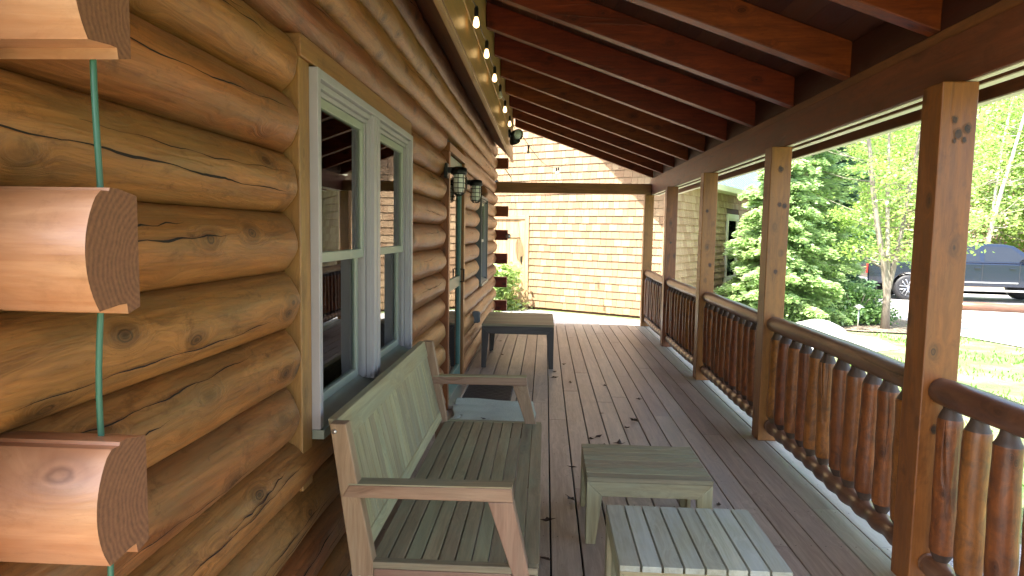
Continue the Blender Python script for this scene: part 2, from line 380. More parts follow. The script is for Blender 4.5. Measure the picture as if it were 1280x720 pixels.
def sheet(name, mat, poly, dz, step=.5):
    """ground-hugging patch: polygon rasterised to a draped grid with clean outline via triangulation"""
    bm = bmesh.new(); n = len(poly); pts = []
    for i in range(n):
        a = Vector(poly[i]); b = Vector(poly[(i+1) % n]); k = max(1, int((b-a).length/step))
        pts += [a.lerp(b, t/k) for t in range(k)]
    vs = [bm.verts.new((p.x, p.y, 0)) for p in pts]; f = bm.faces.new(vs)
    bmesh.ops.triangulate(bm, faces=[f])
    x0 = min(p.x for p in pts); x1 = max(p.x for p in pts); y0 = min(p.y for p in pts); y1 = max(p.y for p in pts)
    x = math.floor(x0)+.0
    while x < min(x1, 24):
        bmesh.ops.bisect_plane(bm, geom=bm.verts[:]+bm.edges[:]+bm.faces[:], plane_co=(x+.4, 0, 0), plane_no=(1, 0, 0)); x += step*1.5
    y = math.floor(y0)+.0
    while y < min(y1, 33):
        bmesh.ops.bisect_plane(bm, geom=bm.verts[:]+bm.edges[:]+bm.faces[:], plane_co=(0, y, 0), plane_no=(0, 1, 0)); y += step*1.5
    def gi(x, y):
        i = max(0, min(len(xs)-2, np.searchsorted(xs, x)-1)); j = max(0, min(len(ys)-2, np.searchsorted(ys, y)-1))
        u = (x-xs[i])/(xs[i+1]-xs[i]); v = (y-ys[j])/(ys[j+1]-ys[j]); g = lambda p, q: gz(xs[p], ys[q])
        return (g(i, j)*(1-u)+g(i+1, j)*u)*(1-v)+(g(i, j+1)*(1-u)+g(i+1, j+1)*u)*v
    for v in bm.verts: v.co.z = gi(v.co.x, v.co.y)+dz
    bm.normal_update()
    for f in bm.faces:
        if f.normal.z < 0: f.normal_flip()
    me = bpy.data.meshes.new(name); bm.to_mesh(me); bm.free(); me.materials.append(M[mat])
    o = bpy.data.objects.new(name, me); COL.objects.link(o); return struct(o)
sheet('gravel_path', 'concrete', [(-6, 10.9), (1.8, 10.9), (2.9, 10.3), (4.5, 10.2), (5.9, 11.0), (6.1, 12.2), (5.4, 13.2), (4.4, 13.1), (3.0, 12.0), (2.35, 12.3), (-4.5, 16.6), (-6, 17)], .012)
sheet('gravel_drip_edge', 'gravel', [(1.78, -3), (2.7, -3), (2.7, 10.2), (1.78, 10.9)], .02)
sheet('driveway', 'drive', [(9.0, 9.0), (40, 4), (40, 20.0), (16, 27.0), (9, 30), (6.5, 24), (7.9, 18.5), (7.6, 14.6)], .02)
sheet('forest_floor', 'forestfloor', [(-20, 32), (9, 30), (16, 26.8), (40, 19.8), (120, 10), (120, 140), (-60, 140)], .03, 6)
sheet('mulch_bed', 'mulch', [(2.6, 12.9), (3.8, 13.6), (5.2, 13.5), (6.2, 13.0), (7.6, 12.9), (8.4, 14.2), (8.2, 17), (6, 20), (4.5, 19)], .028)

# ---------------------------------------------------------------- porch deck
mb = MB(); sl = MB()
xb = .055-.145*7
k = -7
while True:
    x0 = .055+.145*k; x1 = x0+.145
    if x1 > 1.81: break
    y = -2.6-random.random()*2.5
    while y < 10.85:
        L = random.choice([2.4, 3.0, 3.66, 4.2]); y1 = min(10.85, y+L)
        if y1 > -2.6:
            dz = random.uniform(-.0012, .0012)
            mb.box(x0+.0042, x1-.0042, max(y, -2.6)+.0015, y1-.0015, -.028+dz, dz, 1, mi=1 if x0 > 1.49 else 0)
        y = y1
    k += 1
deck = mb.build('porch_deck', ['deck', 'deckedge'], bevel=.0025); struct(deck)
mb = MB(); mb.box(-.95, 1.79, -2.58, 10.83, -.16, -.036, 1); fr = mb.build('deck_framing', 'dark', deck)

mb = MB()
for j in range(20):
    yj = .3+.406*j
    for k in range(-6, 12):
        for o_ in (.035, .11):
            x = .055+.145*k+o_; y = yj+random.uniform(-.006, .006); z = .0018
            r = .0035; mb.add([(x+r*math.cos(a), y+r*math.sin(a), z) for a in (0, 1.05, 2.09, 3.14, 4.19, 5.24)], [(0, 1, 2, 3, 4, 5)], [(0, 0, 0)]*6)
nl = mb.build('nail_heads', 'rubber', deck); nl['kind'] = 'stuff'
# ================================================================ LOG CABIN
LP = .194
cabin = thing('log_cabin', 'honey-stained log cabin with rounded wall logs along the left of the porch', 'cabin', (-.8, .9, 0))
def log_profile(h, sag, n=12):
    out = []
    rad = (h*h/4+sag*sag)/(2*sag); th = math.asin(min(1, h/2/rad))
    for i in range(n+1):
        a = -th+2*th*i/n; out.append((rad*math.cos(a)-rad, rad*math.sin(a)))
    return out  # (depth<=0, height)
def wall_log(x, zc, y0, y1, r0, r1, sag=.066, h=LP, face=1, name='wall_log', thick=.14):
    """log running along Y with its bulge to +x at plane x ; r0/r1 : rounded ends"""
    mbk = MB(); prof = log_profile(h-.002, sag); N = max(4, int((y1-y0)/.12)); ph = random.random()*50
    vs = []; gs = []; o = [random.random()*20 for _ in range(3)]; npf = len(prof)+2
    ysl = [y0+(y1-y0)*i/N for i in range(N+1)]
    if r0: ysl = [y0, y0+.008, y0+.022, y0+.05]+ysl[1:]
    if r1: ysl = ysl[:-1]+[y1-.05, y1-.022, y1-.008, y1]
    for y in ysl:
        e = 1
        if r0 and y-y0 < .05: e = min(e, math.sqrt(max(0, 1-(1-(y-y0)/.05)**2)))
        if r1 and y1-y < .05: e = min(e, math.sqrt(max(0, 1-(1-(y1-y)/.05)**2)))
        w1 = .004*math.sin(y*1.7+ph)+.003*math.sin(y*5.1+ph*2)+.002*math.sin(y*13+ph)
        for j, (d, z) in enumerate(prof):
            t = j/(len(prof)-1); edge = 1-abs(2*t-1)**3
            ww = w1*edge+.0025*math.sin(y*9+j*1.3+ph)*edge
            dd = d+ww-(1-e)*.05*edge
            vs.append((x+dd, y, zc+z)); 
        vs.append((x-thick, y, zc+h/2)); vs.append((x-thick, y, zc-h/2))
        for q in range(npf): p = vs[len(vs)-npf+q]; gs.append((p[1]+o[0], (p[0]-x)+o[1], p[2]-zc+o[2]))
    fs = []; n = len(ysl)
    for i in range(n-1):
        for j in range(npf):
            a = i*npf+j; b = i*npf+(j+1) % npf; fs.append((a, b, b+npf, a+npf))
    fs += [tuple(range(npf-1, -1, -1)), tuple((n-1)*npf+q for q in range(npf))]
    mbk.add(vs, fs, gs, None, True)
    # drying checks: thin jagged dark splits running along the log face
    rad = (h*h/4+sag*sag)/(2*sag)
    cr = list(CRACKS.get((c, round(y0, 1)), []))
    L_ = y1-y0
    if L_ > 1: cr += [(y0+random.uniform(.1, L_-.9), random.uniform(.35, 1.1), random.uniform(-.05, .05), random.uniform(-.03, .03), random.uniform(.0012, .003)) for _ in range(int(L_/1.7)+1)]
    for (ya_, len_, h0, dh, wmax) in cr:
        m_ = int(len_/.018); up = []; hh_ = h0; j1 = random.random()*9
        len_ = min(len_, y1-ya_-.03)
        for q in range(m_+1):
            t = q/m_; hh_ = h0+dh*t+.004*math.sin(t*7+j1)+.0022*math.sin(t*31+j1)+random.uniform(-.0008, .0008)
            wq = wmax*math.sin(math.pi*min(1, t*.96+.02))**.7*(.65+.35*math.sin(t*23+j1)); y = ya_+len_*t
            w1 = .004*math.sin(y*1.7+ph)+.003*math.sin(y*5.1+ph*2)+.002*math.sin(y*13+ph)
            up.append([(x+math.sqrt(rad*rad-g_*g_)-rad+w1+.0038, y, zc+g_) for g_ in (hh_-wq, hh_+wq)])
        mbk.add([p for e2 in up for p in e2], [(2*q, 2*q+2, 2*q+3, 2*q+1) for q in range(m_)], [(0, 0, 0)]*(2*m_+2), .5, False, 1)
    ob = mbk.build(name, ['log', 'crack'], cabin); smooth_by_angle(ob, 35); return ob
WX = -.8; Y0, Y1 = .72, 10.9
CRACKS = {(8, .7): [(.80, 1.20, -.005, -.028, .0032)], (7, .7): [(1.02, .62, .018, .004, .003), (1.03, .18, .0, -.002, .0022)], (10, .7): [(1.2, .75, .02, -.01, .0022)], (3, .7): [(1.25, .85, .012, .02, .002)], (5, .7): [(.9, .9, .06, .01, .0015)]}
OPEN = {}
for c in range(15):
    zc = (c+.5)*LP; segs = [(Y0, Y1)]
    def cut(a, b):
        global segs
        new = []
        for (s0, s1) in segs:
            if b <= s0 or a >= s1: new.append((s0, s1)); continue
            if a > s0: new.append((s0, a))
            if b < s1: new.append((b, s1))
        segs = new
    if c*LP < 2.12 and (c+1)*LP > .80: cut(2.135, 3.90)
    if c*LP < 2.15: cut(5.32, 6.44)
    if c*LP < 1.95 and (c+1)*LP > .80: cut(8.0, 9.02)
    for (s0, s1) in segs: wall_log(WX, zc, s0, s1, s0 > Y0+.01, True)
# backing wall core behind the logs
mb = MB()
for (ya, yb, za, zb) in ((.75, 2.2, 0, 2.9), (2.2, 3.86, 0, .78), (2.2, 3.86, 2.09, 2.9), (3.86, 5.36, 0, 2.9), (5.36, 6.42, 2.14, 2.9), (6.42, 8.05, 0, 2.9), (8.05, 8.98, 0, .82), (8.05, 8.98, 1.98, 2.9), (8.98, 10.85, 0, 2.9)):
    mb.box(WX-.16, WX-.10, ya, yb, za, zb, 1)
mb.build('wall_core', 'dark', cabin)
# interior dark room behind the openings (floor, back wall, ceiling)
mb = MB(); mb.box(-4.1, -4.0, .9, 10.8, 0, 2.8); mb.box(-4, -.97, .9, 10.8, -.06, -.01); mb.box(-4, -.97, .9, 10.8, 2.8, 2.86)
mb.build('interior_wall', 'curtain', cabin)
# crossing wall logs: stubs at both corners (near one is fully profiled)
def cross_log(zc, y_face, sgn, x_end, x_in, h=.197):
    """log along X; bulge toward -y*sgn ; flat back; grooves on top"""
    sag = .026; prof = log_profile(h-.03, sag, 14); th = .122
    poly = [(y_face-sgn*d, z) for d, z in prof]             # bulge
    yb = y_face+sgn*th
    top = h/2-.015
    poly += [(y_face+sgn*(sag+.012), top+.010), (y_face+sgn*(sag+.030), top+.010), (y_face+sgn*(sag+.032), top+.015), (y_face+sgn*(sag+.05), top+.015), (yb, top+.006), (yb, -h/2+.012), (yb-sgn*.03, -h/2+.004), (yb-sgn*.033, -h/2+.02), (yb-sgn*.05, -h/2+.02)]
    n = len(poly); xsn = [x_in+(x_end-x_in)*i/6 for i in range(7)]; vs = []; gs = []; o = random.random()*9
    for x in xsn:
        for (y, z) in poly:
            vs.append((x, y, zc+z)); gs.append((x+o, y-y_face-sgn*.16+(0), z+.02))
    fs = [(i*n+j, i*n+(j+1) % n, (i+1)*n+(j+1) % n, (i+1)*n+j) for i in range(6) for j in range(n)]
    mi = [0]*len(fs)+[1, 1]; fs += [tuple(range(n-1, -1, -1)), tuple(6*n+j for j in range(n))]
    mbk = MB(); mbk.add(vs, fs, gs, None, True, mi); ob = mbk.build('corner_log', ['cornerlog_lit', 'endgrain'], cabin); smooth_by_angle(ob, 25)
    return ob
for c in range(15):
    zc = (c+.5)*LP
    if c % 2 == 1:
        cross_log(zc+.003, .893, 1, -.65+random.uniform(-.004, .004), -3.2)
        # far corner: square butt ends
        mb = MB(); mb.box(-3.2, -.625+random.uniform(-.006, .006), 10.74, 10.9, zc-.085, zc+.085, 0, mi=0)
        mb.build('corner_log', 'rafter', cabin, bevel=.008)
    else:
        cross_log(zc, .893, 1, -.96, -3.2)
mb = MB(); mb.box(-3.2, -.93, 1.02, 1.1, 0, 2.9, 0); mb.build('side_wall', 'log', cabin); mb = MB(); mb.box(-3.2, -.93, 10.76, 10.84, 0, 2.9, 0); mb.build('side_wall', 'log', cabin)

# window 1 : twin double-hung
def hung_window(y0, y1, z0, z1, xf, sashes, depth=.10, trim=.0, head_trim=True, wood_trim=True, name='window', frame='vinyl'):
    wroot = MB(); fw = .032
    wroot.box(xf-depth, xf, y0, y0+fw, z0, z1, 2); wroot.box(xf-depth, xf, y1-fw, y1, z0, z1, 2)
    wroot.box(xf-depth, xf-.001, y0+fw, y1-fw, z1-fw, z1, 1)
    wroot.box(xf-depth, xf-.02, y0+fw, y1-fw, z1-fw-.022, z1-fw-.001, 1)
    wroot.box(xf-depth, xf-.035, y0+fw, y1-fw, z1-fw-.040, z1-fw-.023, 1)
    n = len(sashes)
    for i in range(n-1):
        ya = sashes[i][1]; yb = sashes[i+1][0]
        wroot.box(xf-depth, xf-.002, ya, (ya+yb)/2-.006, z0+.02, z1-fw-.0005, 2)
        wroot.box(xf-depth, xf-.014, (ya+yb)/2-.0055, (ya+yb)/2+.0055, z0+.02, z1-fw-.0005, 2)
        wroot.box(xf-depth, xf-.001, (ya+yb)/2+.006, yb, z0+.02, z1-fw-.0005, 2)
    win = wroot.build(name, frame, cabin, bevel=.003)
    s = MB(); s.box(xf-depth, xf+.012, y0+.001, y1+.01, z0-.035, z0-.001, 1); s.prism([(xf-depth, z0), (xf-.001, z0), (xf-depth, z0+.055)], y0+fw+.001, y1-fw-.001, 'xz', 1)
    s.build('sill', 'sill', win, bevel=.002)
    for (a, b) in sashes:
        # jamb tracks
        for (yy, sg) in ((a, 1), (b, -1)):
            t = MB()
            for q in range(4):
                lo, hi = sorted((yy, yy+sg*(.012+.008*(q % 2))))
                t.box(xf-.015-.021*(q+1), xf-.017-.021*q, lo, hi, z0+.03, z1-fw-.041, 2)
            t.build('jamb_track', 'vinyl', win)
        zm = z0+(z1-z0)*.475
        for (zz0, zz1, dx) in ((zm-.012, z1-fw-.041, .045), (z0+.035, zm+.022, .072)):
            f = MB(); sw = .035; xa = xf-dx; A = a+.021; B = b-.021
            f.box(xa-.02, xa, A, A+sw, zz0, zz1, 2); f.box(xa-.02, xa, B-sw, B, zz0, zz1, 2)
            f.box(xa-.021, xa+.001, A+sw, B-sw, zz0, zz0+sw*1.1, 1); f.box(xa-.021, xa+.001, A+sw, B-sw, zz1-sw, zz1, 1)
            sh = f.build('sash', 'vinylgreen', win, bevel=.003)
            g = MB(); g.box(xa-.013, xa-.009, A+sw-.004, B-sw+.004, zz0+sw, zz1-sw+.004); g.build('pane', 'glass', sh)
    return win
hung_window(2.235, 3.84, .79, 2.05, -.783, [(2.27, 2.975), (3.085, 3.805)])
mb = MB(); mb.box(-.93, -.812, 2.14, 2.233, .60, 2.06, 2); mb.build('window_trim', 'trim', cabin, bevel=.004)
mb = MB(); mb.box(-.93, -.805, 2.14, 3.90, 2.061, 2.134, 1); mb.build('window_trim', 'trim', cabin, bevel=.004)
mb = MB(); mb.box(-.93, -.83, 3.842, 3.90, .79, 2.06, 2); mb.build('window_trim', 'trim', cabin, bevel=.004)
hung_window(8.07, 8.95, .86, 1.95, -.79, [(8.105, 8.915)], name='window', frame='grey')
# entry door with teal screen door
d = MB(); d.box(-.93, -.79, 5.33, 5.40, 0.005, 2.15, 2); d.box(-.93, -.79, 6.33, 6.43, .005, 2.15, 2); d.box(-.93, -.785, 5.33, 6.43, 2.151, 2.22, 1)
dr = d.build('door_frame', 'post', cabin, bevel=.004)
d = MB()
for (a, b) in ((5.41, 5.50), (6.23, 6.32)): d.box(-.85, -.815, a, b, .02, 2.14, 2)
d.box(-.85, -.816, 5.50, 6.23, 2.04, 2.14, 1); d.box(-.85, -.816, 5.50, 6.23, .02, .22, 1); d.box(-.85, -.816, 5.50, 6.23, .98, 1.08, 1)
sd_ = d.build('screen_door', 'teal', cabin, bevel=.003)
g = MB(); g.box(-.836, -.832, 5.50, 6.23, .22, 2.04); g.build('pane', 'glass', sd_)
h = MB(); h.tube([(-.815, 6.27, 1.02), (-.78, 6.27, 1.02), (-.78, 6.27, 1.14), (-.815, 6.27, 1.14)], .007, 6); h.build('handle', 'black', sd_)
d = MB(); d.box(-.95, -.90, 5.41, 6.32, .01, 2.14, 2); d.build('inner_door', 'teal', cabin)
d = MB(); d.box(-.93, -.72, 5.40, 6.33, .003, .03, 1); d.build('threshold', 'steel', cabin, bevel=.004)
# eave: sloped soffit boards, stepped fascia; steep roof above
FX = -.53; YE = 10.3; YS = -.4
e = MB()
def slab(x0, z0, x1, z1, t, ya, yb, mbk, rnd=None):
    dx, dz = x1-x0, z1-z0; L = math.hypot(dx, dz); nx, nz = dz/L*t, -dx/L*t
    if nz < 0: nx, nz = -nx, -nz
    mbk.prism([(x0, z0), (x1, z1), (x1+nx, z1+nz), (x0+nx, z0+nz)], ya, yb, 'xz', 1, rnd)
slab(-.80, 2.87, -.678, 2.752, .02, YS, YE, e); slab(-.678, 2.75, -.538, 2.61, .02, YS, YE, e)
slab(-.93, 3.0, -.802, 2.872, .02, YS, YE, e); e.build('soffit', 'beam', cabin, bevel=.002)
e = MB(); e.box(-1.0, -.83, .75, 10.88, 2.901, 3.45, 1); e.build('wall_plate', 'log', cabin)
e = MB()
e.box(FX-.025, FX, YS, YE, 2.585, 2.745, 1); e.box(FX-.03, FX-.007, YS, YE, 2.746, 2.92, 1); e.box(FX-.03, FX-.001, YS, YE, 2.921, 3.395, 1)
e.box(FX+.0005, FX+.012, YS, YE, 2.584, 2.60, 1)
e.build('fascia', 'fascia', cabin, bevel=.003)
e = MB(); e.prism([(-.80, 2.90), (-.557, 2.65), (-.557, 3.3), (-.80, 3.6)], YE-.02, YE-.001, 'xz', 0); e.build('eave_end_board', 'fascia', cabin)
e = MB()
slab(-.50, 3.46, -5.2, 8.05, .12, YS, 11.3, e); slab(-5.2, 8.05, -10.0, 3.25, .12, YS, 11.3, e)
e.build('roof', 'bluemetal', cabin)
e = MB(); e.prism([(-.83, 2.86), (-5.2, 7.75), (-9.6, 2.86)], .95, 1.05, 'xz', 0); e.prism([(-.83, 2.86), (-5.2, 7.75), (-9.6, 2.86)], 10.8, 10.9, 'xz', 0)
e.box(-9.6, -3.2, .95, 1.05, -.1, 2.86, 0); e.box(-9.6, -3.2, 10.8, 10.9, -.1, 2.86, 0); e.box(-9.6, -9.5, 1.05, 10.8, -.1, 2.86, 1)
e.build('gable_wall', 'log', cabin)

# ================================================================ PORCH ROOF
proof = thing('porch_roof', 'red-brown timber porch roof on square posts with exposed rafters', 'porch roof', (1.665, 2.86, 0))
PY = [-1.21, .79, 2.79, 4.80, 6.80, 8.80, 10.74]
post_obs = []
for i, y in enumerate(PY):
    mb = MB(); t = .145; mb.box(1.592, 1.592+t, y, y+t, .001, 2.139, 2); po = mb.build('post', 'post', proof, bevel=.006)
    kb = MB(); rk_ = random.Random(100+i); kl = {2: [(1.665, 1.93, .014), (1.70, 1.95, .013), (1.648, 1.985, .010), (1.69, 1.905, .008), (1.652, 1.90, .006), (1.70, .82, .016), (1.655, .70, .013)], 3: [(1.66, 1.98, .014), (1.70, 1.72, .013), (1.665, 1.73, .011), (1.66, 1.25, .012)], 4: [(1.64, 1.75, .012), (1.69, 1.2, .013)], 5: [(1.66, 1.4, .012)]}.get(i, [])
    for (kx, kz, kr) in kl:
        for (sc_, dy_, mi_) in ((1.45, .0012, 0), (1.0, .0024, 1)):
            vs = [(kx+math.cos(a)*kr*sc_*rk_.uniform(.8, 1.15), y-dy_, kz+math.sin(a)*kr*sc_*1.3*rk_.uniform(.8, 1.15)) for a in [q*6.283/14 for q in range(14)]]
            kb.add(vs, [tuple(range(14))], [(v[2], v[0], v[1]) for v in vs], .5, False, mi_)
    if kl: kb.build('knot', ['knotring', 'knotcore'], po)
RS = .358; RB = 2.405
def rz_(x): return RB+RS*(1.69-x)
for (xa, xb_) in ((1.69, 1.733), (1.79, 1.833)):
    mb = MB(); mb.box(xa, xb_, -2.6, 10.90, 2.146, 2.353, 1); bo = mb.build('beam', 'beam', proof, bevel=.004)
    mb = MB(); mb.box(xa-(.002 if xa > 1.7 else -.012), xb_+.003, -2.6, 10.90, 2.1405, 2.1455, 1); mb.build('lit_underside_strip', 'pale', bo)  # added pale strip paints the bright lit underside of each beam plank
mb = MB(); mb.box(1.699, 1.83, -2.6, 10.90, 2.3545, 2.404, 1); mb.build('top_plate', 'beam', proof, bevel=.003)
mb = MB(); mb.box(-.85, 1.688, 10.72, 10.86, 2.145, 2.315, 0); mb.build('tie_beam', 'trim', proof, bevel=.005)
ry = [3.02+.848*k for k in range(-6, 10)]
for y in ry:
    if y > 10.9: continue
    mb = MB(); x0, x1 = FX+.004, 1.699
    mb.prism([(x0, rz_(x0)), (x1, rz_(x1)), (x1, rz_(x1)+.20), (x0, rz_(x0)+.20)], y, y+.09, 'xz', 0)
    mb.build('rafter', 'rafter', proof, bevel=.005)
mb = MB()
for i in range(len(ry)-1):
    mb.box(1.70, 1.738, ry[i]+.091-.09, ry[i+1]-.001, 2.4045, 2.4045+.19, 1)
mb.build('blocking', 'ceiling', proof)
mb = MB(); xx = -.50
xx = -.53
while xx < 2.05:   # ceiling boards run along Y
    x2 = min(xx+.14, 2.05)
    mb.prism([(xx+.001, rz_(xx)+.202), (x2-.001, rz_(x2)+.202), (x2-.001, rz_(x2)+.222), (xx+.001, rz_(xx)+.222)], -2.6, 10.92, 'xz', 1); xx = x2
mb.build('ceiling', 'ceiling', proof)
mb = MB(); mb.prism([(-.58, rz_(-.58)+.225), (2.10, rz_(2.10)+.225), (2.10, rz_(2.10)+.25), (-.58, rz_(-.58)+.25)], -2.65, 10.98, 'xz', 0); mb.build('roof_sheet', 'bluemetal', proof)
mb = MB(); mb.box(2.024, 2.05, -2.62, 10.93, 2.147, 2.50, 1); mb.build('fascia', 'beam', proof, bevel=.002)
mb = MB(); mb.box(2.02, 2.07, -2.62, 10.93, 2.140, 2.1465, 1); mb.build('drip_edge', 'pale', proof)

# ================================================================ RAILINGS
def railing(ya, yb, label, rr):
    root = thing('porch_railing', label, 'railing', (1.672, ya, 0), 0, 'log railings between the porch posts')
    X = 1.672
    nb_ = round((yb-ya)/.163); pit = (yb-ya)/nb_
    def pole(p0, p1, r, z, nm, mat, taper=.03, bead=0):
        mbk = MB(); pts = []; rad = []; n = 96 if bead else 16; ph = random.random()*9
        for i in range(n+1):
            t = i/n; y = p0+(p1-p0)*t; d = min(y-p0, p1-y)
            e = math.sqrt(min(1, max(.0, d)/taper)) if taper else 1
            pts.append((X+.005*math.sin(y*3+ph), y, z+.005*math.sin(y*2.3+ph*2))); rad.append(r*(.45+.55*e)*(1+.035*math.sin(y*7+ph)+(bead*math.cos((y-ya)/pit*6.283+math.pi) if bead else 0)))
        pts = [pts[0]]+[(pts[0][0], p0+.006, pts[0][2]), (pts[0][0], p0+.018, pts[0][2])]+pts[1:-1]+[(pts[-1][0], p1-.018, pts[-1][2]), (pts[-1][0], p1-.006, pts[-1][2]), pts[-1]]
        rad = [r*.55, r*.8, r*.95]+rad[1:-1]+[r*.95, r*.8, r*.55]
        mbk.tube(pts, rad, 14); return mbk.build(nm, mat, root)
    pole(ya-.01, yb+.01, .057, .872, 'top_rail', 'rail'); pole(ya-.01, yb+.01, .048, .118, 'bottom_rail', 'rail', bead=.11)
    n = round((yb-ya)/.163); 
    for i in range(n):
        y = ya+(yb-ya)*(i+.5)/n+rr.uniform(-.008, .008); r = rr.uniform(.045, .054); lean = rr.uniform(-.006, .006)
        zs = [.150, .163, .188, .206, .212, .26, .34, .44, .54, .64, .72, .765, .771, .788, .806, .83]
        rs = [.50, .52, .78, .93, .97, 1.0, 1.02, .99, 1.01, .99, .98, .98, .95, .80, .64, .56]
        mbk = MB(); ph = rr.random()*9; n0 = len(mbk.f)
        mbk.tube([(X+.004*math.sin(z*6+ph)+lean*(z-.5), y+.004*math.cos(z*5+ph)+lean, z) for z in zs], [r*q*(1+rr.uniform(-.04, .04)) for q in rs], 14, wob=.02)
        mbk.mi = [1 if (q//14 < 3 or 11 < q//14 < 15) else 0 for q in range(len(mbk.f))]
        bo = mbk.build('baluster', ['baluster', 'tenon'], root); smooth_by_angle(bo, 32)
    return root
rl = random.Random(3)
names = ['log railing section reaching out of frame at the lower right corner', 'log railing section between the nearest and second porch posts', 'log railing section between the second and third porch posts',
         'log railing section between the third and fourth porch posts', 'log railing section between the two farthest posts at the porch end']
for i, nm in enumerate(names): railing(PY[i+1]+.146, PY[i+2]-.001, nm, rl)

# ================================================================ FURNITURE
# bench
bench = thing('garden_bench', 'weathered slatted teak bench with arms standing against the log wall', 'bench', (-.33, 2.93, 0))
BY0, BY1 = 2.08, 3.78
def lean(x_at, z):  # back line
    return x_at-.235*(z-.39)
for (ya, yb) in ((BY0, BY0+.05), (BY1-.05, BY1)):
    mb = MB(); mb.prism([(-.60, .001), (-.545, .001), (-.555, .39), (-.645, .861), (-.70, .861), (-.632, .39)], ya, yb, 'xz', 2); mb.build('back_post', 'teakred', bench, bevel=.004)
    mb = MB(); mb.prism([(-.66, .612), (-.635, .655), (-.094, .662), (-.088, .615)], ya-.003, yb+.008, 'xz', 0)
    ar = mb.build('armrest', 'teakred', bench, bevel=.004)
    mb = MB(); mb.prism([(-.638, .6555), (-.093, .6625), (-.093, .667), (-.638, .660)], ya-.002, yb+.007, 'xz', 0); mb.build('armrest_top', 'teak', bench)
    mb = MB(); mb.prism([(-.172, .613), (-.089, .615), (-.028, .36), (-.085, .36)], ya, yb, 'xz', 2); mb.build('arm_support', 'teakred', bench, bevel=.004)
    mb = MB(); mb.prism([(-.075, .001), (-.02, .001), (-.010, .358), (-.085, .358)], ya, yb, 'xz', 2); mb.build('leg', 'teakred', bench, bevel=.004)
    mb = MB(); mb.box(-.553, -.09, ya+.004, yb-.004, .30, .366, 0); mb.build('side_rail', 'teakred', bench, bevel=.003)
# seat: cross rail ends and slats
mb = MB(); mb.box(-.56, -.002, BY0+.002, BY0+.036, .368, .392, 0); mb.build('seat_end_rail', 'teakdark', bench, bevel=.003); mb = MB(); mb.box(-.56, -.002, BY1-.036, BY1-.002, .368, .392, 0); mb.build('seat_end_rail', 'teakdark', bench, bevel=.003)
mb = MB(); x = -.568
for i in range(10):
    w_ = .052 if i < 8 else .054
    mb.box(x, x+w_, BY0+.037, BY1-.037, .370, .390+random.uniform(-.0008, .0008), 1); x += .0572
mb.build('seat', 'teakdark', bench, bevel=.002)
mb = MB(); mb.box(-.028, -.002, BY0+.05, BY1-.05, .300, .368, 1); mb.build('front_rail', 'teak', bench, bevel=.003)
# back: top rail, bottom rail, vertical slats
def leanskew(p):
    return Vector((p.x-.235*(p.z-.39), p.y, p.z))
mb = MB(); mb.box(-.612, -.578, BY0+.051, BY1-.051, .775, .862, 1, skew=leanskew); mb.build('back_top_rail', 'teak', bench, bevel=.004)
mb = MB(); mb.box(-.606, -.580, BY0+.051, BY1-.051, .40, .45, 1, skew=leanskew); mb.build('back_bottom_rail', 'teak', bench, bevel=.003)
mb = MB(); n = 24; wd = (BY1-BY0-.104)/n
for i in range(n):
    y = BY0+.052+i*wd; mb.box(-.600, -.583, y+.002, y+wd-.002, .451, .774, 2, skew=leanskew)
mb.build('backrest', 'teak', bench, bevel=.0015)
for (x, z) in ((-.600, .335), (-.568, .335), (-.683, .835)):
    mb = MB(); mb.tube([(x, BY0+.001, z), (x, BY0-.004, z)], .008, 10); mb.build('bolt', 'boltm', bench)

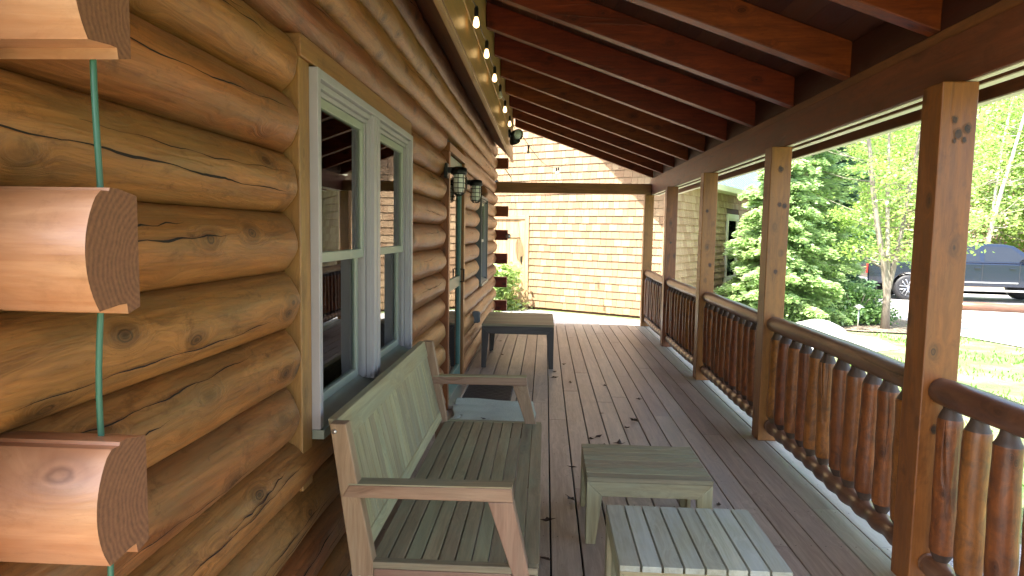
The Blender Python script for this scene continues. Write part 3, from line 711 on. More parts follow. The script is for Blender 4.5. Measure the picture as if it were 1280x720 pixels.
def side_table(name, label, x0, x1, y0, y1, H, slat_axis, n, mat, leg_mat, leg_w=.075, ap=.07, grp=None, t=.022, gap=.008):
    root = thing(name, label, 'table', ((x0+x1)/2, (y0+y1)/2, 0), 0, grp); lw2 = leg_w*.62; th = .035
    for (sx, sy) in ((0, 0), (1, 0), (0, 1), (1, 1)):
        a = x0 if sx == 0 else x1; s_ = 1 if sx == 0 else -1
        ya, yb = (y0, y0+th) if sy == 0 else (y1-th, y1)
        mb = MB(); zt = H-t-.001
        mb.prism([(a, .001), (a+s_*lw2, .001), (a+s_*leg_w, zt-ap+.001), (a+s_*leg_w, zt-ap+.001), (a+s_*(leg_w-.0), zt-ap+.002), (a, zt)], ya, yb, 'xz', 2)
        mb2 = MB()
        # mitred leg: outer face to the top, inner shoulder under the apron
        mb2.prism([(a, .001), (a+s_*lw2, .001), (a+s_*leg_w, zt-ap), (a, zt)], ya, yb, 'xz', 2)
        mb2.prism([(a+s_*.0005, .001), (a+s_*.022, .001), (a+s_*.022, zt-.004), (a+s_*.0005, zt-.002)], (yb if sy == 0 else ya-lw2*.8), (yb+lw2*.8 if sy == 0 else ya), 'xz', 2)
        mb2.build('leg', leg_mat, root, bevel=.003)
    for (ya, yb) in ((y0, y0+th), (y1-th, y1)):
        mb = MB(); zt = H-t-.001
        mb.prism([(x0+.001, zt), (x0+leg_w, zt-ap), (x1-leg_w, zt-ap), (x1-.001, zt)], ya, yb, 'xz', 0); mb.build('apron', leg_mat, root, bevel=.002)
    for (xa, xb_) in ((x0+.001, x0+.024), (x1-.024, x1-.001)):
        mb = MB(); mb.box(xa, xb_, y0+th+.03, y1-th-.03, H-t-ap, H-t-.002, 1); mb.build('apron', leg_mat, root)
    mb = MB()
    if slat_axis == 'x':
        w_ = (y1-y0)/n
        for i in range(n): mb.box(x0, x1, y0+i*w_+(gap/2 if i else 0), y0+(i+1)*w_-(gap/2 if i < n-1 else 0), H-t, H+random.uniform(-.0006, .0006), 0)
    else:
        w_ = (x1-x0)/n
        for i in range(n): mb.box(x0+i*w_+(gap/2 if i else 0), x0+(i+1)*w_-(gap/2 if i < n-1 else 0), y0-.002, y1+.002, H-t, H+random.uniform(-.0006, .0006), 1)
    mb.build('tabletop', mat, root, bevel=.0018); return root
side_table('side_table', 'low olive-grey slatted teak table standing just behind the other low table, slats crosswise', .224, .822, 3.07, 3.575, .335, 'x', 8, 'teakdark', 'teak', grp='low slatted tables')
side_table('side_table', 'low grey slatted teak table nearest the camera, slats running lengthwise', .286, .886, 2.235, 2.752, .336, 'y', 8, 'greyteak', 'teak', grp='low slatted tables')
side_table('coffee_table', 'large dark-legged wooden table by the log wall at the far end of the porch', -.685, .113, 7.14, 8.24, .49, 'x', 12, 'teak', 'darktable', leg_w=.08, ap=.085, gap=.0025)

# mats
def cloth(name, mat, x0, x1, y0, y1, fn, nx=30, ny=30, thick=.006):
    bm = bmesh.new(); g = [[None]*(ny+1) for _ in range(nx+1)]
    for i in range(nx+1):
        for j in range(ny+1):
            u = i/nx; v = j/ny; x, y, z = fn(x0+(x1-x0)*u, y0+(y1-y0)*v, u, v); g[i][j] = bm.verts.new((x, y, z))
    for i in range(nx):
        for j in range(ny): bm.faces.new((g[i][j], g[i+1][j], g[i+1][j+1], g[i][j+1]))
    me = bpy.data.meshes.new(name); bm.to_mesh(me); bm.free(); me.materials.append(M[mat])
    for p in me.polygons: p.use_smooth = True
    o = bpy.data.objects.new(name, me); COL.objects.link(o)
    s = o.modifiers.new('solid', 'SOLIDIFY'); s.thickness = thick; s.offset = 1; return o
tag(cloth('door_mat', 'rubber', -.77, -.28, 5.62, 6.30, lambda x, y, u, v: (x, y+.01*math.sin(u*5), .003+.0015*math.sin(u*30)*math.sin(v*34)), thick=.010), 'black textured rubber doormat lying in front of the screen door', 'doormat')
def rugf(x, y, u, v):
    ridge = .055*math.exp(-((v-.80)/.10)**2)*(1-.35*u)+.02*math.exp(-((v-.55-.1*u)/.09)**2)*(1-u)
    return (x+.03*math.sin(v*4)+(.02 if u < .1 else 0)*math.sin(v*9), y+.012*math.sin(u*7), .004+ridge+.004*math.sin(u*11+v*5)*math.sin(v*8)+.003)
tag(cloth('cloth_rug', 'mat_teal', -.76, -.08, 5.02, 5.66, rugf, 44, 40), 'pale teal rumpled rug beside the bench, in front of the black doormat', 'rug')

# ================================================================ SMALL FIXTURES
def cage_lamp(y, label):
    root = thing('wall_lantern', label, 'wall lamp', (-.80, y, 1.95), 0, 'black cage lanterns by the door'); X = -.70
    mb = MB(); mb.box(-.815, -.785, y-.05, y+.05, 1.925, 2.04, 2); mb.build('backplate', 'black', root, bevel=.006)
    mb = MB(); mb.box(-.79, X+.02, y-.022, y+.022, 1.965, 2.01, 0); mb.tube([(X, y, 1.955), (X, y, 1.965), (X, y, 2.005), (X, y, 2.015)], [.062, .066, .062, .03], 18); mb.build('cap', 'black', root)
    mb = MB(); mb.tube([(X, y, 1.956), (X, y, 1.94), (X, y, 1.85), (X, y, 1.815), (X, y, 1.80)], [.042, .046, .046, .036, .012], 18); mb.build('jar', 'jar', root)
    mb = MB()
    for k in range(8):
        a = k*math.pi/4; cs, sn = math.cos(a), math.sin(a)
        mb.tube([(X+cs*r, y+sn*r, z) for r, z in ((.055, 1.955), (.057, 1.85), (.048, 1.81), (.026, 1.79), (0, 1.786))], .0032, 5)
    for z, r in ((1.925, .057), (1.885, .058), (1.845, .057), (1.808, .046)):
        mb.tube([(X+math.cos(t*math.pi/12)*r, y+math.sin(t*math.pi/12)*r, z) for t in range(25)], .003, 5, cap=False)
    mb.build('cage', 'black', root); return root
cage_lamp(5.25, 'black caged wall lantern on the near side of the teal screen door')
cage_lamp(6.52, 'black caged wall lantern on the far side of the teal screen door')
ob = thing('outlet_box', 'small grey outlet box on the logs behind the dark-legged table', 'outlet', (-.79, 7.45, .52))
mb = MB(); mb.box(-.82, -.745, 7.40, 7.49, .46, .59, 2); mb.build('housing', 'grey', ob, bevel=.008)
mb = MB(); mb.box(-.7445, -.735, 7.405, 7.485, .465, .585, 2); mb.build('cover', 'grey', ob, bevel=.004)
dc = thing('outdoor_thermometer', 'small round grey dial fixed to a protruding log end at the far corner', 'dial', (-.61, 10.70, 1.44))
mb = MB(); mb.tube([(-.612, 10.735, 1.44), (-.612, 10.70, 1.44)], .042, 20); mb.build('rim', 'grey', dc)
mb = MB(); mb.tube([(-.612, 10.699, 1.44), (-.612, 10.696, 1.44)], .035, 20); mb.build('dial_face', 'steel', dc)
fl = thing('flood_light', 'black round flood light on the end of the fascia, past the string bulbs', 'flood light', (-.45, 9.0, 2.84))
mb = MB(); mb.tube([(FX-.0, 9.0, 2.84), (FX+.03, 9.0, 2.84)], .055, 16); mb.tube([(FX+.03, 9.0, 2.84), (FX+.055, 8.98, 2.81)], .018, 8); mb.build('mount', 'black', fl)
def head(c, d, nm='head'):
    c = Vector(c); d = Vector(d).normalized()
    mb = MB(); mb.tube([c-d*.075, c-d*.06, c-d*.01, c+d*.035, c+d*.05], [.03, .045, .055, .075, .076], 20, cap=False); h_ = mb.build(nm, 'black', fl)
    mb = MB(); mb.tube([c+d*.03, c+d*.042, c+d*.047], [.068, .058, .02], 20); mb.build('lens', 'lens', h_)
head((FX+.11, 8.94, 2.82), (.55, -.75, -.25)); head((FX+.07, 9.1, 2.78), (.2, .5, -.6))
gc = thing('green_cord', 'green cord threaded down through the protruding log ends at the near corner', 'cord', (-.70, .99, 1.5))
mb = MB(); mb.tube([(-.70+.004*math.sin(z*9), 1.0-.015*(1.8-z)+.004*math.sin(z*14), z) for z in [1.95-.04*i for i in range(46)]], .0048, 8); mb.build('cord_run', 'greencord', gc)
# string lights
stl = thing('string_lights', 'string of small warm glowing bulbs hung along the fascia under the rafters', 'string lights', (FX+.06, 5.5, 2.9))
bx = FX+.055; by = [1.9, 2.7, 3.5]+[4.33, 5.07, 5.85, 6.56, 7.32, 8.27]; on = [1, 1, 1, 1, 1, 1, 0, 1, 1]
mb = MB(); pts = []
for i in range(len(by)-1):
    for t in range(8):
        u = t/8; pts.append((bx, by[i]*(1-u)+by[i+1]*u, 2.945-.05*math.sin(math.pi*u)))
pts.append((bx, by[-1], 2.945)); pts += [(bx+.03, 9.0, 2.90), (bx+.1, 9.9, 2.93)]
far = Vector((.42, 13.75, 2.95)); st0 = Vector(pts[-1])
for t in range(1, 21):
    u = t/20; p = st0.lerp(far, u); p.z -= .28*math.sin(math.pi*u)*.9; pts.append(tuple(p))
mb.tube(pts, .0045, 6); mb.build('cable', 'black', stl)
def bulb(p, lit):
    x, y, z = p
    mb = MB(); mb.tube([(x, y, z+.004), (x, y, z-.012), (x, y, z-.058), (x, y, z-.066)], [.008, .014, .015, .013], 12); so = mb.build('socket', 'black', stl)
    mb = MB(); mb.tube([(x, y, z-.064), (x, y, z-.075), (x, y, z-.095), (x, y, z-.115), (x, y, z-.128), (x, y, z-.133)], [.010, .013, .019, .021, .014, .005], 14); mb.build('bulb', 'bulb' if lit else 'bulboff', so)
for y, l in zip(by, on): bulb((bx, y, 2.945), l)
mid = [p for p in pts if p[1] > 9.7]
bulb((mid[2][0], mid[2][1], mid[2][2]), 0); bulb((mid[14][0], mid[14][1], mid[14][2]), 0); bulb((mid[15][0], mid[15][1], mid[15][2]), 0)

# ================================================================ GARAGE
GA = R(-30)
gar = thing('shingled_garage', 'cedar shingle clad garage with blue metal roof beyond the end of the porch', 'garage', (2.35, 12.72, -.16), GA)
# local: front wall along -x from corner (facing -y); side wall along +y at x=0 (facing +x)
GW, GL, GE = 7.4, 8.5, 2.92   # width, length, eave height
def rake(x): return GE+min(-x, GW+x)*1.0 if x <= 0 else GE
mb = MB(); mb.prism([(0, 0), (-.001, GE), (-GW/2, GE+GW/2), (-GW, GE), (-GW, 0)], .02, .16, 'xz', 0); mb.box(-.14, -.001, .16, GL, 0, GE, 1); mb.box(-GW, -GW+.14, .16, GL, 0, GE, 1); mb.box(-GW, 0, GL, GL+.1, 0, GE, 0)
mb.build('wall', 'ceiling', gar, world=False)
DOOR = (-4.14, -3.22, 1.95)  # x range, top
mb = MB(); ex = .152; z = .05; row = 0
while z < GE+GW/2:
    x = -GW+random.random()*.1; 
    while x < -.11:
        w_ = random.uniform(.09, .22); x1 = min(x+w_, -.11)
        lim = min(rake(x), rake(x1))+.05
        dz0 = DOOR[0]-.092; dz1 = DOOR[1]+.092; cut_ = False
        if z < DOOR[2]+.06:
            if x < dz0 < x1: x1 = dz0
            elif dz0 <= x < dz1: x = dz1; x1 = dz1+random.uniform(.05, .16)
        if z+ex*.6 < lim and not cut_ and x1-x > .02:
            zt = min(z+ex*1.25, lim+.1); rr = random.random()
            dz = random.uniform(-.003, .003)
            vs = [(x+.0025, .0, z+dz), (x1-.0025, .0, z+dz), (x1-.003, .018, zt), (x+.003, .018, zt), (x+.003, .019, z+dz), (x1-.003, .019, z+dz)]
            o = random.random()*9; gs = [(v[2]+o, v[0]+o, v[1]) for v in vs]
            mb.add(vs, [(0, 1, 2, 3), (4, 5, 1, 0), (0, 3, 4), (1, 5, 2)], gs, rr)
        x = x1
    z += ex; row += 1
mb.build('front_shingles', 'shingle', gar, world=False)
SW = (4.15, 5.0, .62, 2.08)   # side window y range / z range
mb = MB(); z = .05
while z < GE-.1:
    y = .11
    while y < GL:
        w_ = random.uniform(.09, .22); y1 = y+w_
        cut_ = SW[0]-.1 < y1 and y < SW[1]+.1 and SW[2]-.08 < z+ex and z < SW[3]+.12
        if not cut_:
            rr = random.random(); dz = random.uniform(-.003, .003); zt = z+ex*1.25
            vs = [(.034, y+.002, z+dz), (.034, y1-.002, z+dz), (.002, y1-.002, zt), (.002, y+.002, zt), (.001, y+.002, z+dz), (.001, y1-.002, z+dz)]
            o = random.random()*9; gs = [(v[2]+o, v[1]+o, v[0]) for v in vs]
            mb.add(vs, [(0, 1, 2, 3), (4, 5, 1, 0), (0, 3, 4), (1, 5, 2)], gs, rr)
        y = y1
    z += ex
mb.build('side_shingles', 'shingle', gar, world=False)
mb = MB(); mb.box(-.109, .03, -.012, .022, .0, GE, 2); mb.box(.002, .031, .0225, .108, 0, GE, 2); mb.build('corner_board', 'door_wood', gar, world=False, bevel=.003)
# roof with rakes, soffit, ribs
ov = .74; OX = .32; mb = MB()
def rp(x, dz): return GE+(-x if x > -GW/2 else GW+x)+dz
mb.prism([(OX, rp(OX, .10)), (-GW/2, rp(-GW/2, .10)), (-GW/2, rp(-GW/2, .17)), (OX, rp(OX, .17))], -ov, GL+ov, 'xz', 1)
mb.prism([(-GW-OX, rp(-GW-OX, .10)), (-GW/2, rp(-GW/2, .10)), (-GW/2, rp(-GW/2, .17)), (-GW-OX, rp(-GW-OX, .17))], -ov, GL+ov, 'xz', 1)
y = -ov
while y < GL+ov:
    mb.prism([(OX, rp(OX, .171)), (-GW/2, rp(-GW/2, .171)), (-GW/2, rp(-GW/2, .20)), (OX, rp(OX, .20))], y, y+.03, 'xz', 1); y += .30
mb.build('roof', 'bluemetal', gar, world=False)
mb = MB(); mb.box(.032, OX-.021, -ov, GL+ov, GE-.26, GE-.24, 1); mb.box(OX-.02, OX+.004, -ov, GL+ov, GE-.262, GE-.14, 1)
mb.build('soffit', 'cream', gar, world=False)
# gable door
mb = MB(); a, b, t = DOOR
mb.box(a-.09, a, -.02, .03, 0, t+.09, 2); mb.box(b, b+.09, -.02, .03, 0, t+.09, 2); mb.box(a, b, -.021, .03, t, t+.09, 0)
df = mb.build('door_frame', 'door_wood', gar, world=False, bevel=.003)
mb = MB(); n = 9
for i in range(n): mb.box(a+(b-a)*i/n+.002, a+(b-a)*(i+1)/n-.002, .006, .025, .06, t-.002, 2)
mb.box(a+.01, a+.12, -.012, .0055, .10, t-.03, 2); mb.box(b-.12, b-.01, -.012, .0055, .10, t-.03, 2)
for zz in (.10, .86, t-.40): mb.box(a+.121, b-.121, -.012, .0055, zz, zz+(.14 if zz < 1 else .10), 0)
dg = mb.build('door', 'door_wood', gar, world=False, bevel=.002)
mb = MB(); mb.box(b-.10, b-.075, -.03, -.006, .98, 1.14, 2); mb.build('handle', 'black', dg, world=False)
mb = MB(); mb.box(a, b, -.06, .004, .0, .055, 0); mb.build('threshold', 'steel', gar, world=False, bevel=.004)
# unseen bracket globe, placed so its round shadow falls on the garage door
hb = thing('unseen_shadow_globe', 'unseen dark globe on a bracket, added to cast a round shadow on the garage door', 'shadow globe', (-1.12, 13.98, 2.53))
gx0 = Vector((-1.12, 13.98, 2.53)); nn = Vector((.5, .866, 0))
mb = MB(); mb.tube([gx0+nn*.66+Vector((0, 0, .18)), gx0+nn*.4+Vector((0, 0, .36)), gx0+nn*.12+Vector((0, 0, .36)), gx0+Vector((0, 0, .26))], .010, 6); mb.build('bracket', 'black', hb)
mb = MB(); mb.tube([gx0+Vector((0, 0, z)) for z in (.26, .115)], .004, 5); mb.build('hook', 'black', hb)
mb = MB(); mb.tube([gx0+Vector((0, 0, .115*math.cos(a_))) for a_ in [math.pi*i/12 for i in range(13)]], [max(.003, .115*math.sin(math.pi*i/12)) for i in range(13)], 18); mb.build('globe', 'black', hb)
# side window
ya, yb, za, zb = SW
mb = MB(); cw = .09
mb.box(0.0, .045, ya-cw, ya, za, zb, 2); mb.box(0, .045, yb, yb+cw, za, zb, 2); mb.box(0, .046, ya-cw, yb+cw, zb, zb+.12, 1); mb.box(0, .06, ya-cw-.02, yb+cw+.02, za-.09, za-.001, 1)
mb.box(-.0, .03, ya, ya+.04, za, zb, 2); mb.box(0, .03, yb-.04, yb, za, zb, 2); zm = (za+zb)/2
mb.box(0, .035, ya+.04, yb-.04, zm-.025, zm+.025, 1); mb.box(0, .03, ya+.04, yb-.04, za, za+.05, 1); mb.box(0, .03, ya+.04, yb-.04, zb-.04, zb, 1)
gwn = mb.build('window', 'cream', gar, world=False, bevel=.003)
mb = MB(); mb.box(.012, .016, ya+.04, yb-.04, za+.05, zb-.04); mb.build('pane', 'glass', gwn, world=False)
mb = MB(); mb.box(.003, .008, ya+.04, yb-.04, za+.05, zb-.04); mb.build('blind', 'curtain', gwn, world=False)

# ================================================================ VEGETATION
def rand_dirs(n):
    v = rng.normal(size=(n, 3)); return v/np.linalg.norm(v, axis=1)[:, None]
def leaves(mbk, c, size, flat=.6, elong=1.6, rnd=None, dirs=None):
    n = len(c); u = rand_dirs(n)
    if dirs is not None: u = dirs+.5*u; u /= np.linalg.norm(u, axis=1)[:, None]
    u[:, 2] *= (1-flat); u /= np.linalg.norm(u, axis=1)[:, None]
    w_ = rand_dirs(n); w_[:, 2] *= (1-flat); v = w_-(w_*u).sum(1)[:, None]*u; v /= np.linalg.norm(v, axis=1)[:, None]
    s = size*rng.uniform(.6, 1.3, n)[:, None]
    if rnd is None: rnd = rng.random(n)
    mbk.quads(c, u*s*elong*.5, v*s*.5, rnd)
def tree_parts(H, crown_r, crown_z0, nclump, per, leaf, r0, forks=1, seed=0, clump_r=.5, mat='leafspring', bark='bark', spread=1.0, bend=.3, lean_=0, twigs=30, flat=.45, shape=.55):
    rr = random.Random(seed); T = MB(); C = MB()
    tops = []
    for f in range(forks):
        ang = rr.random()*6.28; px = py = 0; pts = [(0, 0, -.1)]; rad = [r0*1.25]; n = 9
        dx = math.cos(ang)*spread*(.05+.12*(forks > 1))+lean_; dy = math.sin(ang)*spread*(.05+.12*(forks > 1))
        for i in range(1, n+1):
            t = i/n; z = H*.97*t; k = 0 if (forks > 1 and t < .15) else 1
            px += (dx*H/n+rr.uniform(-.03, .03)*bend*H/n*3)*k; py += (dy*H/n+rr.uniform(-.03, .03)*bend*H/n*3)*k
            pts.append((px, py, z)); rad.append(max(.008, r0*(1-.88*t)/(1 if f == 0 else 1.25)))
        T.tube(pts, rad, 8, wob=.04); tops.append(pts)
    cents = []
    for i in range(nclump):
        p = rr.choice(tops); t = rr.uniform(crown_z0/H, 1.0); k = t*(len(p)-1); a = int(min(k, len(p)-2)); q = Vector(p[a]).lerp(Vector(p[a+1]), k-a)
        tt = (t-crown_z0/H)/(1-crown_z0/H); rad_ = crown_r*(max(.08, math.sin(math.pi*min(1, (tt*.85+.13)))**shape))*rr.uniform(.25, 1.0)
        an = rr.random()*6.28; e = Vector((q.x+math.cos(an)*rad_, q.y+math.sin(an)*rad_, q.z+rad_*rr.uniform(.0, .55)))
        if e.z > H*1.04: e.z = H*1.04
        cents.append(e)
        if i < twigs:
            m_ = q.lerp(e, .5)+Vector((0, 0, -.04*rad_)); br = max(.006, r0*.22*(1-t*.6))
            T.tube([q, m_, e, e+(e-q)*.12], [br, br*.7, br*.4, .003], 5)
    for e in cents:
        n = int(per*rr.uniform(.5, 1.5)); sc = clump_r*rr.uniform(.6, 1.25)
        c = rng.normal(size=(n, 3))*np.array([sc, sc, sc*.42])*.55+np.array(e)
        base = rr.random(); leaves(C, c, leaf, flat, 1.3, np.clip(base+rng.normal(size=n)*.15, 0, 1))
    return T, C
def make_tree(name, label, cat, loc, rz, TC, bark, leafm, group):
    root = thing(name, label, cat, loc, rz, group)
    TC[0].build('trunk', bark, root, world=False); TC[1].build('crown', leafm, root, world=False); return root
def conifer(H, Rb, seed, z0=.15, nlev=22, needle=.05, dens=1.0, droop=.18, per=220, r0=.12):
    rr = random.Random(seed); T = MB(); C = MB()
    T.tube([(0, 0, -.1), (0.02, 0, H*.3), (0, .03, H*.65), (0, 0, H)], [r0, r0*.75, r0*.42, .012], 8)
    for l in range(nlev):
        t = l/nlev; z = z0+(H-z0)*t**.92; L0 = Rb*(1-t)**.8+.12; nb = max(4, int(9*(1-t)+4))
        for b in range(nb):
            an = rr.random()*6.28; L = L0*rr.uniform(.6, 1.12); zz = z+rr.uniform(-.12, .12)
            d = Vector((math.cos(an), math.sin(an), 0)); up = rr.uniform(.0, .3)
            def P(s): return Vector((0, 0, zz))+d*(L*s)+Vector((0, 0, L*(up*s-droop*1.6*s*s)))
            T.tube([P(0), P(.5), P(1)], [.018*(1-t)+.006, .01, .003], 4, cap=False)
            n = int(per*dens*L/Rb)+24; s = rng.uniform(.15, 1.05, n)**.8
            side = rng.normal(size=n)*.26*L*(1.15-s)+rng.normal(size=n)*.04
            perp = Vector((-d.y, d.x, 0)); base = np.array([tuple(P(x)) for x in s])
            c = base+side[:, None]*np.array(perp)[None, :]; c[:, 2] += -.35*np.abs(side)+rng.normal(size=n)*.03
            dirs = np.array(d)[None, :]+np.sign(side)[:, None]*np.array(perp)[None, :]*.8+np.array([0, 0, -.25])
            tip = rr.random()*.5; leaves(C, c, needle, .35, 2.3, np.clip(s*.45+tip+rng.normal(size=n)*.1, 0, 1), dirs)
    return T, C
# large light-green hemlock beyond the railing, darker spruce and yew behind/right
TC = conifer(4.7, 1.2, 11, .05, 30, .05, 1.3, .15, 330, .10)
make_tree('hemlock_tree', 'feathery light green hemlock beside the garage wall', 'conifer', (5.0, 14.2, gz(5.0, 14.2)), 0, TC, 'bark', 'needle', None)
TC = conifer(6.4, 1.55, 12, .1, 30, .055, .9, .12, 280, .13)
make_tree('hemlock_tree', 'tall blue-green hemlock right of the feathery one', 'conifer', (5.95, 15.6, gz(5.95, 15.6)), 0, TC, 'bark', 'needle', None)
TC = conifer(8.5, 1.9, 13, .2, 34, .08, 1.2, .1, 260, .16)
make_tree('spruce_tree', 'dark spruce standing behind the two hemlocks', 'conifer', (7.6, 19.5, gz(7.6, 19.5)), 0, TC, 'bark', 'needledark', None)
def bush(H, Rb, n, leaf, seed):
    rr = random.Random(seed); T = MB(); C = MB()
    for i in range(9):
        a = rr.random()*6.28; T.tube([(0, 0, -.05), (math.cos(a)*Rb*.4, math.sin(a)*Rb*.4, H*.5), (math.cos(a)*Rb*.75, math.sin(a)*Rb*.75, H*.8)], [.02, .012, .004], 5)
    for i in range(46):
        d = rand_dirs(1)[0]; d[2] = abs(d[2]); r = rr.uniform(.5, 1); e = d*np.array([Rb, Rb, H*.92])*r
        c = rng.normal(size=(n, 3))*np.array([.15, .15, .08])+e; c[:, 2] = np.abs(c[:, 2]); leaves(C, c, leaf, .4, 1.8, np.clip(rr.random()+rng.normal(size=n)*.12, 0, 1))
    return T, C
def shrub(label, x, y, H, Rb, n, leaf, seed, mat):
    root = thing('shrub', label, 'shrub', (x, y, gz(x, y))); TC = bush(H, Rb, n, leaf, seed)
    TC[0].build('stem', 'bark', root, world=False); TC[1].build('foliage', mat, root, world=False)
shrub('dark green yew shrub left of the forked maple trunk', 6.75, 14.5, .85, .62, 170, .05, 5, 'bush')
shrub('low leafy shrub at the foot of the feathery hemlock', 5.6, 14.0, .55, .5, 130, .05, 6, 'needle')
shrub('pale green shrub beside the garage door behind the cabin corner', -1.02, 13.9, 1.2, .32, 120, .07, 8, 'leafpale')
# forked young maple
TC = tree_parts(6.6, 2.1, 1.1, 150, 95, .058, .075, 3, 21, .42, twigs=110, spread=1.05, bend=.5, flat=.5)
make_tree('maple_tree', 'young forked maple with fresh leaves in front of the pickup tail', 'tree', (6.95, 13.6, gz(6.95, 13.6)), 2.1, TC, 'bark', 'leafspring', None)
# forest
protos = []
specs = [('leafspring', 'bark', 11, 2.6, 1.8, 120), ('leafpale', 'birch', 12, 2.2, 2.0, 105), ('leafspring', 'birch', 10, 2.4, .8, 120), ('leafpale', 'bark', 13, 3.0, 2.5, 125), ('leafspring', 'bark', 9, 2.2, .6, 120), ('redbud', 'birch', 6.5, 2.0, .6, 100)]
for i, (lm, bk, H, cr, z0, nc) in enumerate(specs):
    TC = tree_parts(H, cr, z0, nc, 62 if lm != 'redbud' else 30, .10 if lm != 'redbud' else .06, .10, 1 if i % 2 == 0 else 2, 40+i, .75, twigs=70, bend=.5, flat=.45, shape=.45)
    T_ = TC[0].build('trunk', bk, None); C_ = TC[1].build('crown', lm, None)
    protos.append((T_.data, C_.data, lm, bk)); bpy.data.objects.remove(T_); bpy.data.objects.remove(C_)
rf = random.Random(77); placed = []
tries = 0
while len(placed) < 120 and tries < 6000:
    tries += 1
    yy = rf.uniform(16, 62); ra = rf.uniform(.16, 1.15); xx = ra*yy
    # keep the driveway, truck and lawn clear
    if yy < 33-(xx-9)*.42 or xx < 6.5 and yy < 24: continue
    if yy < 27 and xx < 13: continue
    if any((xx-p[0])**2+(yy-p[1])**2 < (1.5 if yy < 40 else 2.6)**2 for p in placed): continue
    k = rf.choice([0, 1, 2, 3, 4, 4, 5, 0, 2]); placed.append((xx, yy)); td, cd_, lm, bk = protos[k]
    px = 682+817*xx/yy
    where = 'above garage roof' if px < 868 else 'between second and third posts' if px < 945 else 'between nearest and second posts' if px < 1125 else 'right of nearest post' if px < 1300 else 'off to the far right'
    lab = {'leafspring': {'bark': 'brown-trunked tree in bright spring leaf', 'birch': 'slim pale-trunked tree in bright spring leaf'}, 'leafpale': {'bark': 'tall brown-trunked tree in light green leaf', 'birch': 'pale-trunked tree in light green leaf'}, 'redbud': {'birch': 'small tree in reddish bud'}}[lm][bk]
    lab += ', front of woods, ' if yy < 36 else ', mid woods, ' if yy < 48 else ', deep in woods, '
    root = thing('woodland_tree', lab+where, 'tree', (xx, yy, gz(xx, yy)), rf.random()*6.28, 'woodland trees beyond the driveway'); s_ = rf.uniform(.8, 1.25); root.scale = (s_, s_, s_*rf.uniform(.9, 1.15))
    for nm, dt in (('trunk', td), ('crown', cd_)):
        q = bpy.data.objects.new(nm, dt); COL.objects.link(q); q.parent = root
# far wood that reads as one mass, and undergrowth
T = MB(); C = MB()
for i in range(620):
    yy = rf.uniform(50, 78); ra = rf.uniform(.05, 1.5); x = ra*yy; h = rf.uniform(9, 17); z0 = gz(x, yy)
    T.tube([(x, yy, z0), (x+rf.uniform(-.5, .5), yy, z0+h)], [.13, .04], 5)
    n = 110; c = rng.normal(size=(n, 3))*np.array([1.7, 1.7, h*.28])+np.array((x, yy, z0+h*.55)); c[:, 2] = np.maximum(c[:, 2], z0+.3); leaves(C, c, .55, .3, 1.2, np.clip(rf.random()+rng.normal(size=n)*.15, 0, 1))
fw = T.build('far_wood', 'birch'); tag(fw, 'far grey-trunked woodland filling the background behind the nearer trees', 'woodland', kind='stuff')
C.build('foliage', 'leafpale', fw)
U = MB()
for i in range(900):
    yy = rf.uniform(24, 50); x = rf.uniform(.2, 1.2)*yy
    if yy < 33.5-(x-9)*.42 or (x < 8 and yy < 30): continue
    n = 26; z0 = gz(x, yy); c = rng.normal(size=(n, 3))*np.array([.45, .45, .3])+np.array((x, yy, z0+rf.uniform(.2, 1.1))); leaves(U, c, .10, .3, 1.4)
tag(U.build('undergrowth', 'redbud'), 'reddish brushy undergrowth along the edge of the woods', 'undergrowth', kind='stuff')
# grass
Gm = MB(); n = 60000
gx = rng.uniform(2.6, 17, n); gy = rng.uniform(3.0, 17, n)
dens = np.sin(gx*1.7+np.sin(gy*1.3)*1.5)*np.sin(gy*1.9+np.cos(gx*.9)*2)
keep = (dens+rng.normal(size=n)*.45 > .0)
def infield(x, y):
    if x > 7.4 and y > 14.2: return False
    if x > 9 and y > 9.0-(x-9)*.16: return False
    if 2.6 < x < 6.2 and y > 10.1: return False
    if y > 12.9: return False
    return True
P = [(x, y) for x, y, k in zip(gx, gy, keep) if k and infield(x, y)]
P = np.array([(x, y, gz(x, y)+.018) for x, y in P]); n = len(P); an = rng.uniform(0, 6.28, n); hh = rng.uniform(.018, .05, n)
u = np.stack([np.cos(an)*.006, np.sin(an)*.006, np.zeros(n)], 1); v = np.stack([rng.normal(size=n)*.012, rng.normal(size=n)*.012, hh], 1)
Gm.quads(P, u*2, v, rng.random(n))
tag(Gm.build('grass', 'grassblade'), 'short patchy green lawn grass beyond the railing', 'grass', kind='stuff')

# ---------------------------------------------------------------- yard objects
def path_light(x, y, label, h=.5):
    root = thing('path_light', label, 'garden light', (x, y, gz(x, y))); g0 = gz(x, y)
    mb = MB(); mb.tube([(x, y, g0-.05), (x, y, g0+h-.05)], .014, 8); mb.build('stake', 'steel', root)
    mb = MB(); mb.tube([(x, y, g0+h-.06), (x, y, g0+h-.02)], [.03, .04], 10); mb.build('lamp', 'jar', root)
    mb = MB(); mb.tube([(x, y, g0+h-.02), (x, y, g0+h), (x, y, g0+h+.04)], [.11, .07, .015], 14); mb.build('shade', 'steel', root)
path_light(6.22, 13.2, 'small grey metal path light standing in front of the yew shrub')
rk = thing('boulder', 'low pale rounded rock behind the railing in front of the hemlock', 'rock', (4.9, 12.0, gz(4.9, 12)))
bm = bmesh.new(); bmesh.ops.create_icosphere(bm, subdivisions=4, radius=1)
for v in bm.verts:
    n_ = .06*math.sin(v.co.x*5+1)*math.cos(v.co.y*4)+.04*math.sin(v.co.z*7+v.co.x*3); v.co *= 1+n_; v.co.x *= .62; v.co.y *= .5; v.co.z *= .30
